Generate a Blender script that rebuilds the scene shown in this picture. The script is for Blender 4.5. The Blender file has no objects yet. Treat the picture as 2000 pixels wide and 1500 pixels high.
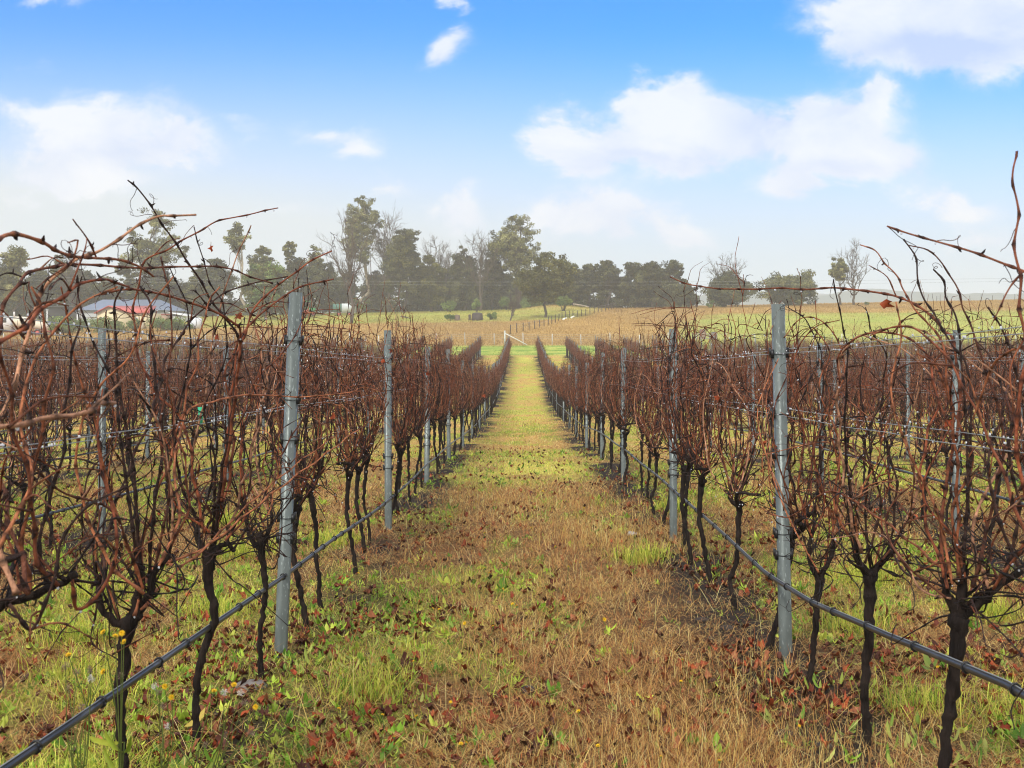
import bpy, math
import numpy as np
from mathutils import Vector
R = math.radians
rng = np.random.default_rng(11)
sc = bpy.context.scene
col = sc.collection

# ------------------------------------------------------------------ camera
F = 2200.0                      # focal length in photo pixels (photo is 2000 wide)
VX, VY, EYE = 1022.0, 650.0, 1.5
cam_d = bpy.data.cameras.new("camera"); cam = bpy.data.objects.new("camera", cam_d); col.objects.link(cam)
cam.location = (0, 0, EYE); cam.rotation_euler = (R(90), 0, 0)
cam_d.sensor_width = 36; cam_d.lens = F / 2000 * 36
cam_d.shift_x = -(VX - 1000) / 2000; cam_d.shift_y = -(750 - VY) / 2000
cam_d.clip_start = 0.05; cam_d.clip_end = 6000
cam_d.dof.use_dof = True; cam_d.dof.focus_distance = 8.0; cam_d.dof.aperture_fstop = 9.0
sc.camera = cam

# ------------------------------------------------------------------ sun, exposure
SUN_EL, SUN_AZ = 42, 205        # azimuth clockwise from +Y (the view direction): behind the camera, a little left
sun_d = bpy.data.lights.new("sun", 'SUN'); sun = bpy.data.objects.new("sun", sun_d); col.objects.link(sun)
sun_d.energy = 2.3; sun_d.angle = R(9); sun_d.color = (1.0, .955, .88)
sdir = Vector((math.sin(R(SUN_AZ)) * math.cos(R(SUN_EL)), math.cos(R(SUN_AZ)) * math.cos(R(SUN_EL)), math.sin(R(SUN_EL))))
sun.rotation_euler = sdir.to_track_quat('Z', 'Y').to_euler()
sc.view_settings.view_transform = 'Standard'; sc.view_settings.look = 'None'
sc.view_settings.exposure = 0.45; sc.view_settings.gamma = 1
sc.cycles.max_bounces = 5; sc.cycles.diffuse_bounces = 2; sc.cycles.glossy_bounces = 2
sc.cycles.transmission_bounces = 3; sc.cycles.volume_bounces = 1; sc.cycles.transparent_max_bounces = 4
sc.cycles.use_denoising = True; sc.cycles.denoising_prefilter = 'ACCURATE'; sc.cycles.use_adaptive_sampling = False; sc.cycles.filter_width = 1.05
sc.cycles.sample_clamp_indirect = 4
try: sc.cycles.denoising_input_passes = 'RGB_ALBEDO_NORMAL'
except Exception: pass

# ------------------------------------------------------------------ sky with clouds
CLOUDS = [  # photo px, py, radius x, radius y, strength : sky directions of the cloud banks
 (620,400,150,34,.3),(60,110,90,20,.25),(1890,10,260,110,1.6),(1760,75,130,70,.9),(1990,90,130,60,1.0),
 (875,86,62,40,.75),(890,12,38,20,.6),
 (1300,205,95,66,1.4),(1120,280,100,54,1.5),(1270,280,170,50,1.1),(1430,240,85,75,.75),
 (1575,225,80,70,1.7),(1715,205,70,34,.9),(1640,290,150,66,1.5),(1575,358,115,26,.8),(1710,340,75,45,.7),
 (215,240,150,80,1.0),(110,320,130,60,1.1),(350,285,100,32,.95),(30,200,85,34,.5),(190,350,110,30,.85),
 (650,242,110,30,.6),(705,288,68,30,.95),(480,235,70,26,.4),
 (1190,410,125,50,1.3),(1320,460,85,42,1.1),(885,415,62,54,1.0),(765,358,45,26,.6),(1870,390,95,42,.85),(1900,470,80,34,.8),(1090,420,90,40,.6),
 (110,0,110,22,.5)]
world = bpy.data.worlds.new("World"); sc.world = world; world.use_nodes = True
nt = world.node_tree; N = nt.nodes; L = nt.links; N.clear()
def wn(t, **k):
    n = N.new(t)
    for a, b in k.items(): setattr(n, a, b)
    return n
def wmath(op, a, b=None, c=None, clamp=False):
    n = wn('ShaderNodeMath', operation=op); n.use_clamp = clamp
    for i, v in enumerate((a, b, c)):
        if v is None: continue
        if isinstance(v, (int, float)): n.inputs[i].default_value = v
        else: L.new(v, n.inputs[i])
    return n.outputs[0]
sky = wn('ShaderNodeTexSky', sky_type='NISHITA'); sky.sun_disc = False
sky.sun_elevation = R(SUN_EL); sky.sun_rotation = R(SUN_AZ); sky.altitude = 300; sky.air_density = 1.0; sky.dust_density = 0.6; sky.ozone_density = 3.0
tc = wn('ShaderNodeTexCoord'); sx = wn('ShaderNodeSeparateXYZ'); L.new(tc.outputs['Generated'], sx.inputs[0])
ya = wmath('MAXIMUM', wmath('ABSOLUTE', sx.outputs['Y']), 0.05)
u = wmath('DIVIDE', sx.outputs['X'], ya); v = wmath('DIVIDE', sx.outputs['Z'], ya)
cmb = wn('ShaderNodeCombineXYZ'); L.new(u, cmb.inputs[0]); L.new(v, cmb.inputs[1])
P = cmb.outputs[0]
def noise(vec, scale, detail, rough=.55, dist=0.0, off=(0,0,0)):
    m = wn('ShaderNodeMapping'); L.new(vec, m.inputs['Vector']); m.inputs['Location'].default_value = off; m.inputs['Scale'].default_value = (1, 1.5, 1)
    n = wn('ShaderNodeTexNoise'); n.inputs['Scale'].default_value = scale; n.inputs['Detail'].default_value = detail
    n.inputs['Roughness'].default_value = rough; n.inputs['Distortion'].default_value = dist; L.new(m.outputs[0], n.inputs['Vector'])
    return n
nA = noise(P, 11, 7, .58, .3); nB = noise(P, 24, 8, .62, .2, (3, 1, 0))
# warp the coordinates a little so that the banks are ragged
wv = wn('ShaderNodeVectorMath', operation='MULTIPLY_ADD'); L.new(nA.outputs['Color'], wv.inputs[0]); wv.inputs[1].default_value = (.11, .09, 0); wv.inputs[2].default_value = (-.055, -.045, 0)
wp = wn('ShaderNodeVectorMath', operation='ADD'); L.new(P, wp.inputs[0]); L.new(wv.outputs[0], wp.inputs[1])
field = None; lower = None
for (px, py, rx, ry, st) in CLOUDS:
    c = ((px - VX) / F, (VY - py) / F, 0)
    s1 = wn('ShaderNodeVectorMath', operation='SUBTRACT'); L.new(wp.outputs[0], s1.inputs[0]); s1.inputs[1].default_value = c
    s2 = wn('ShaderNodeVectorMath', operation='MULTIPLY'); L.new(s1.outputs[0], s2.inputs[0]); s2.inputs[1].default_value = (F / rx / 1.12, F / ry / 1.12, 0)
    s3 = wn('ShaderNodeVectorMath', operation='DOT_PRODUCT'); L.new(s2.outputs[0], s3.inputs[0]); L.new(s2.outputs[0], s3.inputs[1])
    g = wmath('MULTIPLY', wmath('EXPONENT', wmath('MULTIPLY', s3.outputs['Value'], -1.6)), st)
    field = g if field is None else wmath('ADD', field, g)
nsum = wmath('ADD', wmath('MULTIPLY', wmath('SUBTRACT', nA.outputs['Fac'], .5), 2.2), wmath('MULTIPLY', wmath('SUBTRACT', nB.outputs['Fac'], .5), 1.9))
dens = wmath('MULTIPLY', field, wmath('ADD', 1.0, nsum))
mr = wn('ShaderNodeMapRange', interpolation_type='SMOOTHSTEP'); L.new(dens, mr.inputs['Value'])
mr.inputs['From Min'].default_value = .12; mr.inputs['From Max'].default_value = .88
mask = mr.outputs[0]
# a thin white veil that thickens towards the horizon
veil = wn('ShaderNodeMapRange', interpolation_type='SMOOTHSTEP'); L.new(v, veil.inputs['Value'])
veil.inputs['From Min'].default_value = .285; veil.inputs['From Max'].default_value = .055; veil.inputs['To Min'].default_value = 0; veil.inputs['To Max'].default_value = .93
veilx = wn('ShaderNodeMapRange'); L.new(u, veilx.inputs['Value']); veilx.inputs['From Min'].default_value = -.45; veilx.inputs['From Max'].default_value = .1
veilx.inputs['To Min'].default_value = .30; veilx.inputs['To Max'].default_value = 0
veilv = wn('ShaderNodeMapRange'); L.new(v, veilv.inputs['Value']); veilv.inputs['From Min'].default_value = .32; veilv.inputs['From Max'].default_value = .12
veil2 = wmath('ADD', veil.outputs[0], wmath('MULTIPLY', veilx.outputs[0], veilv.outputs[0]), clamp=True)
skyg = wn('ShaderNodeVectorMath', operation='MULTIPLY'); L.new(sky.outputs[0], skyg.inputs[0]); skyg.inputs[1].default_value = (.006, .088, .170)
m1 = wn('ShaderNodeMix', data_type='RGBA'); L.new(veil2, m1.inputs['Factor']); L.new(skyg.outputs[0], m1.inputs['A']); m1.inputs['B'].default_value = (.565, .625, .675, 1)
cshade = wn('ShaderNodeMapRange'); L.new(nA.outputs['Fac'], cshade.inputs['Value']); cshade.inputs['From Min'].default_value = .36; cshade.inputs['From Max'].default_value = .62
shade = None
for (px, py, rx, ry, st) in ((1840,95,230,55,1.0),(1290,300,180,26,.5),(1470,250,60,50,.55),(1640,355,130,30,.5),(1640,205,60,22,.35),(200,300,190,26,.3),(880,110,60,20,.5)):
    s1 = wn('ShaderNodeVectorMath', operation='SUBTRACT'); L.new(wp.outputs[0], s1.inputs[0]); s1.inputs[1].default_value = ((px - VX) / F, (VY - py) / F, 0)
    s2 = wn('ShaderNodeVectorMath', operation='MULTIPLY'); L.new(s1.outputs[0], s2.inputs[0]); s2.inputs[1].default_value = (F / rx, F / ry, 0)
    s3 = wn('ShaderNodeVectorMath', operation='DOT_PRODUCT'); L.new(s2.outputs[0], s3.inputs[0]); L.new(s2.outputs[0], s3.inputs[1])
    g = wmath('MULTIPLY', wmath('EXPONENT', wmath('MULTIPLY', s3.outputs['Value'], -1.3)), st); shade = g if shade is None else wmath('ADD', shade, g)
lit = wmath('SUBTRACT', wmath('ADD', wmath('MULTIPLY', cshade.outputs[0], .5), .55), shade, clamp=True)
cc = wn('ShaderNodeMix', data_type='RGBA'); L.new(lit, cc.inputs['Factor']); cc.inputs['A'].default_value = (.44, .53, .73, 1); cc.inputs['B'].default_value = (.72, .74, .79, 1)
m2 = wn('ShaderNodeMix', data_type='RGBA'); L.new(wmath('MULTIPLY', mask, .87), m2.inputs['Factor']); L.new(m1.outputs['Result'], m2.inputs['A']); L.new(cc.outputs['Result'], m2.inputs['B'])
# broken cloud added out of view, overhead and behind, for neutral fill light
hi = wn('ShaderNodeMapRange', interpolation_type='SMOOTHSTEP'); L.new(sx.outputs['Z'], hi.inputs['Value']); hi.inputs['From Min'].default_value = .36; hi.inputs['From Max'].default_value = .60
bk = wn('ShaderNodeMapRange', interpolation_type='SMOOTHSTEP'); L.new(sx.outputs['Y'], bk.inputs['Value']); bk.inputs['From Min'].default_value = .55; bk.inputs['From Max'].default_value = .1
up = wn('ShaderNodeMapRange', interpolation_type='SMOOTHSTEP'); L.new(sx.outputs['Z'], up.inputs['Value']); up.inputs['From Min'].default_value = -.02; up.inputs['From Max'].default_value = .1
cov = wmath('MULTIPLY', wmath('MAXIMUM', hi.outputs[0], bk.outputs[0]), wmath('MULTIPLY', up.outputs[0], .85))
nC = noise(tc.outputs['Generated'], 3.5, 5, .55, .2)
ccv = wn('ShaderNodeMapRange'); L.new(nC.outputs['Fac'], ccv.inputs['Value']); ccv.inputs['From Min'].default_value = .35; ccv.inputs['From Max'].default_value = .65; ccv.inputs['To Min'].default_value = .7; ccv.inputs['To Max'].default_value = 1.25
ccl = wn('ShaderNodeVectorMath', operation='SCALE'); ccl.inputs[0].default_value = (1.0, .97, .92); L.new(ccv.outputs[0], ccl.inputs['Scale'])
m3 = wn('ShaderNodeMix', data_type='RGBA'); L.new(cov, m3.inputs['Factor']); L.new(m2.outputs['Result'], m3.inputs['A']); L.new(ccl.outputs[0], m3.inputs['B'])
bg = wn('ShaderNodeBackground'); L.new(m3.outputs['Result'], bg.inputs['Color']); bg.inputs['Strength'].default_value = 1.0
wo = wn('ShaderNodeOutputWorld'); L.new(bg.outputs[0], wo.inputs['Surface'])
world.cycles.sampling_method = 'MANUAL'; world.cycles.sample_map_resolution = 512

# ------------------------------------------------------------------ helpers
_tab = rng.random((256, 256))
def vnoise(x, y, seed=0):
    x = np.asarray(x, float) + seed * 17.3; y = np.asarray(y, float) + seed * 9.7
    xi = np.floor(x).astype(int); yi = np.floor(y).astype(int); fx = x - xi; fy = y - yi
    fx = fx * fx * (3 - 2 * fx); fy = fy * fy * (3 - 2 * fy)
    a = _tab[xi & 255, yi & 255]; b = _tab[(xi + 1) & 255, yi & 255]; c = _tab[xi & 255, (yi + 1) & 255]; d = _tab[(xi + 1) & 255, (yi + 1) & 255]
    return (a * (1 - fx) + b * fx) * (1 - fy) + (c * (1 - fx) + d * fx) * fy
def fbm(x, y, seed=0):
    return (vnoise(x, y, seed) * .55 + vnoise(x * 2.1, y * 2.1, seed + 3) * .28 + vnoise(x * 4.3, y * 4.3, seed + 7) * .17)
def sstep(a, b, x):
    t = np.clip((x - a) / (b - a), 0, 1); return t * t * (3 - 2 * t)

ZT = [(-30,-.9),(0,-1.50),(4,-1.63),(6,-1.735),(8,-1.80),(10,-1.86),(14,-1.96),(18.6,-2.12),(23.5,-2.43),(28,-2.64),(33,-2.8),(37,-2.93),(41,-3.08),(46,-3.18),(54,-3.25),(59,-3.22),(66,-3.05),(79,-2.76),(90,-2.45),(102,-2.1),(112,-1.8),(118,-1.45),(125,-1.1),(150,.7),(165,1.9),(190,3.5),(212,4.35),(235,3.6),(280,0),(400,-8),(1600,-40),(4000,-60)]
_zy = np.linspace(-30, 4000, 16121); _zv = np.interp(_zy, [a for a, b in ZT], [b for a, b in ZT])
_k = np.ones(13) / 13; _zs = np.convolve(np.pad(_zv, 6, 'edge'), _k, 'valid')
LX, RX, RS, ROW_END = -1.27, 1.33, 2.6, 102.0
def rowdist(x):
    m = np.mod(np.asarray(x, float) - RX, RS); return np.minimum(m, RS - m)
def gz(x, y):
    """Height of the ground."""
    x = np.asarray(x, float); y = np.asarray(y, float)
    z = np.interp(y, _zy, _zs) + EYE
    z = z + .02 * np.clip(x, -120, 150) * sstep(112, 162, y)
    inv = (1 - sstep(103, 108, y))
    z = z + inv * (.02 * np.exp(-(rowdist(x) / .33) ** 2) + .03 * (fbm(x * 1.6, y * 1.6, 2) - .5) + .02 * (vnoise(x * 6, y * 6, 4) - .5))
    z = z + sstep(103, 118, y) * (.35 * (fbm(x * .09, y * .09, 5) - .5))
    z = z + .9 * np.exp(-((x - 5) / 6) ** 2 - ((y - 194) / 8) ** 2)
    return z
def at(px, py, d):
    return np.array([(px - VX) * d / F, d, EYE - (py - VY) * d / F])
def hit(px, py, h=0.0):
    """Where the ray through photo pixel (px,py) meets the ground (or h above it)."""
    ds = np.geomspace(2.5, 260, 3000); x = (px - VX) * ds / F; z = EYE - (py - VY) * ds / F
    i = np.argmax(z < gz(x, ds) + h); return float(x[i]), float(ds[i])

class MB:
    def __init__(s): s.V = []; s.Q = []; s.T = []; s.C = []; s.n = 0
    def add(s, V, Q=None, T=None, c=(1, 1, 1)):
        V = np.asarray(V, float).reshape(-1, 3); c = np.asarray(c, float)
        if c.ndim == 1: c = np.broadcast_to(c, (len(V), 3))
        s.V.append(V); s.C.append(c)
        if Q is not None and len(Q): s.Q.append(np.asarray(Q, np.int64) + s.n)
        if T is not None and len(T): s.T.append(np.asarray(T, np.int64) + s.n)
        s.n += len(V)
    def box(s, x0, x1, y0, y1, z0, z1, c=(1, 1, 1)):
        V = [(x, y, z) for z in (z0, z1) for y in (y0, y1) for x in (x0, x1)]
        s.add(V, Q=[(0,2,3,1),(4,5,7,6),(0,1,5,4),(2,6,7,3),(0,4,6,2),(1,3,7,5)], c=c)
    def beam(s, p, q, w, c=(1, 1, 1), k=4):
        s.tube(np.array([p, q], float), [w, w], k, c)
    def tube(s, pts, r, k=5, c=(1, 1, 1), caps=True, wob=0):
        pts = np.asarray(pts, float); n = len(pts); r = np.broadcast_to(np.asarray(r, float), (n,))
        t = np.gradient(pts, axis=0); t /= np.linalg.norm(t, axis=1)[:, None] + 1e-12
        m = np.abs(t).mean(0); ref = np.zeros(3); ref[np.argmin(m)] = 1
        a = np.cross(t, ref); a /= np.linalg.norm(a, axis=1)[:, None] + 1e-9; b = np.cross(t, a)
        th = np.arange(k) / k * 2 * np.pi
        rr = r[:, None] * np.ones((1, k))
        if wob: rr = rr * (1 + wob * (rng.random((n, k)) - .5) * 2)
        V = pts[:, None] + (a[:, None] * np.cos(th)[None, :, None] + b[:, None] * np.sin(th)[None, :, None]) * rr[:, :, None]
        i = np.arange(n - 1)[:, None] * k; j = np.arange(k)[None]
        Q = np.stack([i + j, i + (j + 1) % k, i + k + (j + 1) % k, i + k + j], -1).reshape(-1, 4)
        V = V.reshape(-1, 3); T = None
        c = np.asarray(c, float)
        if c.ndim == 2: c = np.repeat(c, k, 0)
        if caps:
            V = np.vstack([V, pts[:1], pts[-1:]]); jj = np.arange(k)
            T = np.vstack([np.stack([np.full(k, n * k), (jj + 1) % k, jj], 1), np.stack([np.full(k, n * k + 1), (n - 1) * k + jj, (n - 1) * k + (jj + 1) % k], 1)])
            if c.ndim == 2: c = np.vstack([c, c[:1], c[-1:]])
        s.add(V, Q, T, c)
    def arrays(s):
        return np.vstack(s.V), (np.vstack(s.Q) if s.Q else np.zeros((0, 4), int)), (np.vstack(s.T) if s.T else np.zeros((0, 3), int)), np.vstack(s.C)
def make_mesh(name, V, Q, T, C, mat, smooth=True):
    me = bpy.data.meshes.new(name)
    me.vertices.add(len(V)); me.vertices.foreach_set("co", np.ascontiguousarray(V, np.float32).ravel())
    li = np.concatenate([np.asarray(Q).ravel(), np.asarray(T).ravel()]).astype(np.int32)
    ls = np.concatenate([np.arange(len(Q)) * 4, len(Q) * 4 + np.arange(len(T)) * 3]).astype(np.int32)
    me.loops.add(len(li)); me.loops.foreach_set("vertex_index", li)
    me.polygons.add(len(ls)); me.polygons.foreach_set("loop_start", ls)
    if smooth: me.polygons.foreach_set("use_smooth", np.ones(len(ls), bool))
    at_ = me.attributes.new("Col", 'FLOAT_COLOR', 'POINT')
    cc4 = np.ones((len(V), 4), np.float32); cc4[:, :3] = C; at_.data.foreach_set("color", cc4.ravel())
    me.update(calc_edges=True)
    if mat: me.materials.append(mat)
    return me
def obj(name, mb, mat=None, parent=None, smooth=True, loc=None):
    me = mb if isinstance(mb, bpy.types.Mesh) else make_mesh(name, *mb.arrays(), mat, smooth)
    o = bpy.data.objects.new(name, me); col.objects.link(o)
    if parent: o.parent = parent
    if loc is not None: o.location = loc
    return o
def tag(o, label=None, cat=None, group=None, kind=None):
    if label: o["label"] = label
    if cat: o["category"] = cat
    if group: o["group"] = group
    if kind: o["kind"] = kind
    return o
def empty(name, loc, rz=0, label=None, cat=None, group=None):
    o = bpy.data.objects.new(name, None); col.objects.link(o); o.location = [float(a) for a in loc]; o.rotation_euler = (0, 0, rz); o.empty_display_size = .2
    return tag(o, label, cat, group)
def copy_tree(o, parent=None):
    c = o.copy(); col.objects.link(c); c.parent = parent
    for ch in o.children: copy_tree(ch, c)
    return c

def mat(name, rough=.6, spec=.4, color=None, vary=.0, vscale=8, bump=0, bscale=40, metal=0, stretch=(1,1,1), trans=0, spots=None, coat=0):
    """Principled material; base colour = colour attribute (or color) times procedural noise."""
    m = bpy.data.materials.new(name); m.use_nodes = True; t = m.node_tree; n = t.nodes; l = t.links; b = n['Principled BSDF']
    b.inputs['Roughness'].default_value = rough; b.inputs['Specular IOR Level'].default_value = spec; b.inputs['Metallic'].default_value = metal
    if coat: b.inputs['Coat Weight'].default_value = coat; b.inputs['Coat Roughness'].default_value = .15
    if color is None:
        a = n.new('ShaderNodeAttribute'); a.attribute_name = 'Col'; src = a.outputs['Color']
    else:
        a = n.new('ShaderNodeRGB'); a.outputs[0].default_value = (*color, 1); src = a.outputs[0]
    tcn = n.new('ShaderNodeTexCoord'); mp = n.new('ShaderNodeMapping'); mp.inputs['Scale'].default_value = stretch; l.new(tcn.outputs['Object'], mp.inputs[0])
    if vary:
        nz = n.new('ShaderNodeTexNoise'); nz.inputs['Scale'].default_value = vscale; nz.inputs['Detail'].default_value = 4; l.new(mp.outputs[0], nz.inputs['Vector'])
        r = n.new('ShaderNodeMapRange'); l.new(nz.outputs['Fac'], r.inputs['Value']); r.inputs['From Min'].default_value = .25; r.inputs['From Max'].default_value = .75
        r.inputs['To Min'].default_value = 1 - vary; r.inputs['To Max'].default_value = 1 + vary
        vm = n.new('ShaderNodeVectorMath'); vm.operation = 'SCALE'; l.new(src, vm.inputs[0]); l.new(r.outputs[0], vm.inputs['Scale']); src = vm.outputs[0]
    if spots:
        nz = n.new('ShaderNodeTexNoise'); nz.inputs['Scale'].default_value = spots[0]; nz.inputs['Detail'].default_value = 3; l.new(mp.outputs[0], nz.inputs['Vector'])
        r = n.new('ShaderNodeMapRange'); l.new(nz.outputs['Fac'], r.inputs['Value']); r.inputs['From Min'].default_value = spots[1]; r.inputs['From Max'].default_value = spots[1] + .08
        mx = n.new('ShaderNodeMix'); mx.data_type = 'RGBA'; l.new(r.outputs[0], mx.inputs['Factor']); l.new(src, mx.inputs['A']); mx.inputs['B'].default_value = (*spots[2], 1); src = mx.outputs['Result']
    l.new(src, b.inputs['Base Color'])
    if bump:
        nz = n.new('ShaderNodeTexNoise'); nz.inputs['Scale'].default_value = bscale; nz.inputs['Detail'].default_value = 5; l.new(mp.outputs[0], nz.inputs['Vector'])
        bp = n.new('ShaderNodeBump'); bp.inputs['Strength'].default_value = bump; bp.inputs['Distance'].default_value = .02; l.new(nz.outputs['Fac'], bp.inputs['Height']); l.new(bp.outputs[0], b.inputs['Normal'])
    if trans:
        tr = n.new('ShaderNodeBsdfTranslucent'); l.new(src, tr.inputs['Color']); mx = n.new('ShaderNodeMixShader'); mx.inputs[0].default_value = trans
        l.new(b.outputs[0], mx.inputs[1]); l.new(tr.outputs[0], mx.inputs[2]); l.new(mx.outputs[0], n['Material Output'].inputs['Surface'])
    return m
M = dict(
 cane=mat('cane_bark', .6, .22, vary=.55, vscale=38, bump=.6, bscale=140, stretch=(1,1,.5)),
 bark=mat('vine_bark', .8, .15, vary=.6, vscale=30, bump=1.0, bscale=60, stretch=(1,1,.22), spots=(12, .68, (.05,.04,.032))),
 farcane=mat('far_cane', .7, .2),
 zinc=mat('galvanised_steel', .42, .5, color=(.135,.158,.150), vary=.24, vscale=22, bump=.08, bscale=150, metal=.35, stretch=(1,1,.35), spots=(95, .60, (.26,.295,.285))),
 wire=mat('wire_steel', .4, .5, color=(.34,.36,.36), metal=.4),
 hose=mat('black_hose', .33, .5, color=(.030,.030,.031), vary=.3, vscale=6, spots=(5, .60, (.09,.09,.09)), stretch=(6,.6,6)),
 plastic=mat('black_plastic', .4, .4, color=(.015,.015,.016)),
 blade=mat('grass_blade', .6, .2, trans=.38),
 leaf=mat('green_leaf', .5, .3, trans=.38),
 litter=mat('dead_leaf', .6, .2, vary=.35, vscale=40),
 petal=mat('petal', .6, .2), stone=mat('stone', .8, .3, vary=.35, vscale=6, bump=.8, bscale=14),
 treebark=mat('tree_bark', .85, .2, vary=.35, vscale=1.2, stretch=(1,1,.3)), foliage=mat('foliage', .6, .3, trans=.15),
 wood=mat('weathered_wood', .85, .2, vary=.35, vscale=3), paint=mat('paint', .6, .3, vary=.06, vscale=1), metalroof=mat('roof_sheet', .45, .4, vary=.08, vscale=1.2),
 glass=mat('window_glass', .1, .6, color=(.05,.06,.07)))

# ------------------------------------------------------------------ ground
def cover(x, y):
    """green amount, paleness, bare soil amount of the vineyard floor, and green amount of the fields."""
    rd = rowdist(x); under = np.exp(-(rd / .36) ** 2)
    n1 = fbm(x * 1.1, y * .55, 1); n2 = fbm(x * 2.7, y * 1.6, 8); n3 = fbm(x * .35, y * .12, 12)
    path = sstep(1.5, 1.1, np.abs(x - .03))
    g = .50 + 2.5 * (n1 - .5) + 2.0 * (n2 - .5) - .10 * path
    for (yc, sy, xc, sxx, w) in ((16.8, 1.5, .45, .85, .62), (20.5, .7, .3, .5, .35), (31, 3.5, .25, .55, .5), (46, 4, .1, .9, .55), (62, 3, .3, .8, .6), (80, 4, 0, .8, .5), (94, 5, 0, 1.5, .9)):
        g = g + path * w * np.exp(-((y - yc) / sy) ** 2 - ((x - xc) / sxx) ** 2)
    g = g - .24 * path * np.exp(-((x - .15) / .8) ** 2) * sstep(13.5, 5, y)
    g = g - .30 * path * np.exp(-((y - 12.5) / 2.2) ** 2)
    g = g + .50 * np.exp(-((x + .85) / .42) ** 2 - ((y - 6.0) / 1.6) ** 2) * np.clip(3 * fbm(x * 3, y * 2, 66) - .8, 0, 1.4)      # leafy weeds left of the path
    g = g - .16 * sstep(12, 6, y) * (x < -1.3) - .10 * sstep(12, 6, y) * (x > 1.2)
    g = np.clip(g, 0, 1)
    pale = np.clip(.25 + .9 * np.exp(-((y - 16.8) / 2) ** 2) * path + sstep(24, 60, y) * .45 + (n3 - .5), 0, 1)
    soil = np.clip(under * (1.15 * fbm(x * 1.5, y * 1.1, 21) - .24) * 2.8, 0, 1)
    soil = np.maximum(soil, np.exp(-((x - 1.12) / .26) ** 2 - ((y - 7.2) / 1.3) ** 2) * np.clip(2.4 * fbm(x * 4, y * 2.5, 23) - .45, 0, 1))
    soil = np.maximum(soil, np.exp(-((x - 1.2) / .3) ** 2 - ((y - 4.3) / .4) ** 2) * .95)
    soil = np.maximum(soil, np.exp(-((x + 1.15) / .3) ** 2 - ((y - 4.7) / .5) ** 2) * .9)
    return g, pale, soil
def lerp(a, b, t):
    return np.asarray(a) * (1 - t)[..., None] + np.asarray(b) * t[..., None]
def field_green(x, y):
    w = fbm(x * .12, y * .12, 31); w2 = fbm(x * .5, y * .25, 33)
    right = sstep(0, 6, x - (11.8 + (y - 125) * .285) + 8 * (w - .5)) * sstep(176, 166, y + 9 * (w - .5) + .09 * x)
    left = sstep(161, 166, y + 5 * (w - .5) - .02 * x) * sstep(11, 5, x - (y - 170) * .2) * (1 - .75 * np.exp(-((x - 5) / 6) ** 2 - ((y - 194) / 7) ** 2))
    left = left * sstep(-54, -46, x) + sstep(172, 178, y) * sstep(-46, -54, x)
    head = sstep(102, 104.5, y + 1.2 * (w2 - .5)) * sstep(120.5, 118.0, y + 3 * (w - .5))
    return np.clip(np.maximum(np.maximum(right * (.62 + .6 * (w2 - .35)), left * (.55 + .7 * (w2 - .4))), head * 1.05), 0, 1), head
def ground_rgb(x, y):
    g, pale, soil = cover(x, y)
    nn = fbm(x * 7, y * 7, 40)
    base = lerp((.075, .041, .021), (.22, .12, .048), nn)
    base = lerp(base, (.56, .35, .11), sstep(7, 32, y) * .92)
    gr = lerp((.20, .25, .03), (.60, .56, .11), pale)
    c = lerp(base, gr, np.clip(g * 1.0, 0, 1) * (.45 + .5 * sstep(8, 30, y)))
    c = lerp(c, (.030, .022, .017), soil)
    fg, head = field_green(x, y)
    n5 = fbm(x * .25, y * .1, 51)
    tan = lerp((.42, .26, .075), (.53, .35, .12), n5)
    tan = lerp(tan, (.36, .24, .10), np.clip(fbm(x * .07, y * .05, 61) * 1.6 - .6, 0, 1))
    grn = lerp((.27, .38, .06), (.46, .50, .11), fbm(x * .4, y * .3, 53))
    grn = lerp(grn, lerp((.17, .29, .04), (.42, .45, .10), sstep(.35, .6, fbm(x * .5, y * .9, 57))), head * .9)
    fc = lerp(tan, grn, fg)
    c = lerp(c, fc, sstep(101, 104, y))
    c = lerp(c, (.10, .13, .06), sstep(230, 300, y))
    return c
ys = np.concatenate([np.linspace(-12, 2.6, 20), np.geomspace(2.8, 130, 620), np.geomspace(130.6, 320, 200)[1:], np.geomspace(330, 2500, 40)])
xs1 = np.concatenate([np.linspace(0, 6, 100), np.geomspace(6.1, 40, 100), np.geomspace(41, 240, 60), np.geomspace(260, 2500, 20)])
xs = np.concatenate([-xs1[::-1], xs1[1:]])
GX, GY = np.meshgrid(xs, ys); ny, nx = GX.shape
GV = np.stack([GX, GY, gz(GX, GY)], -1).reshape(-1, 3)
ii = (np.arange(ny - 1)[:, None] * nx + np.arange(nx - 1)[None]).ravel()
GQ = np.stack([ii, ii + 1, ii + nx + 1, ii + nx], 1)
gm = mat('ground_cover', .9, .1, vary=.6, vscale=34, bump=1.0, bscale=45, spots=(22, .60, (.035,.022,.013)))
ground = tag(obj('ground', make_mesh('ground', GV, GQ, np.zeros((0, 3), int), ground_rgb(GX, GY).reshape(-1, 3), gm)), kind='structure')

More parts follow.
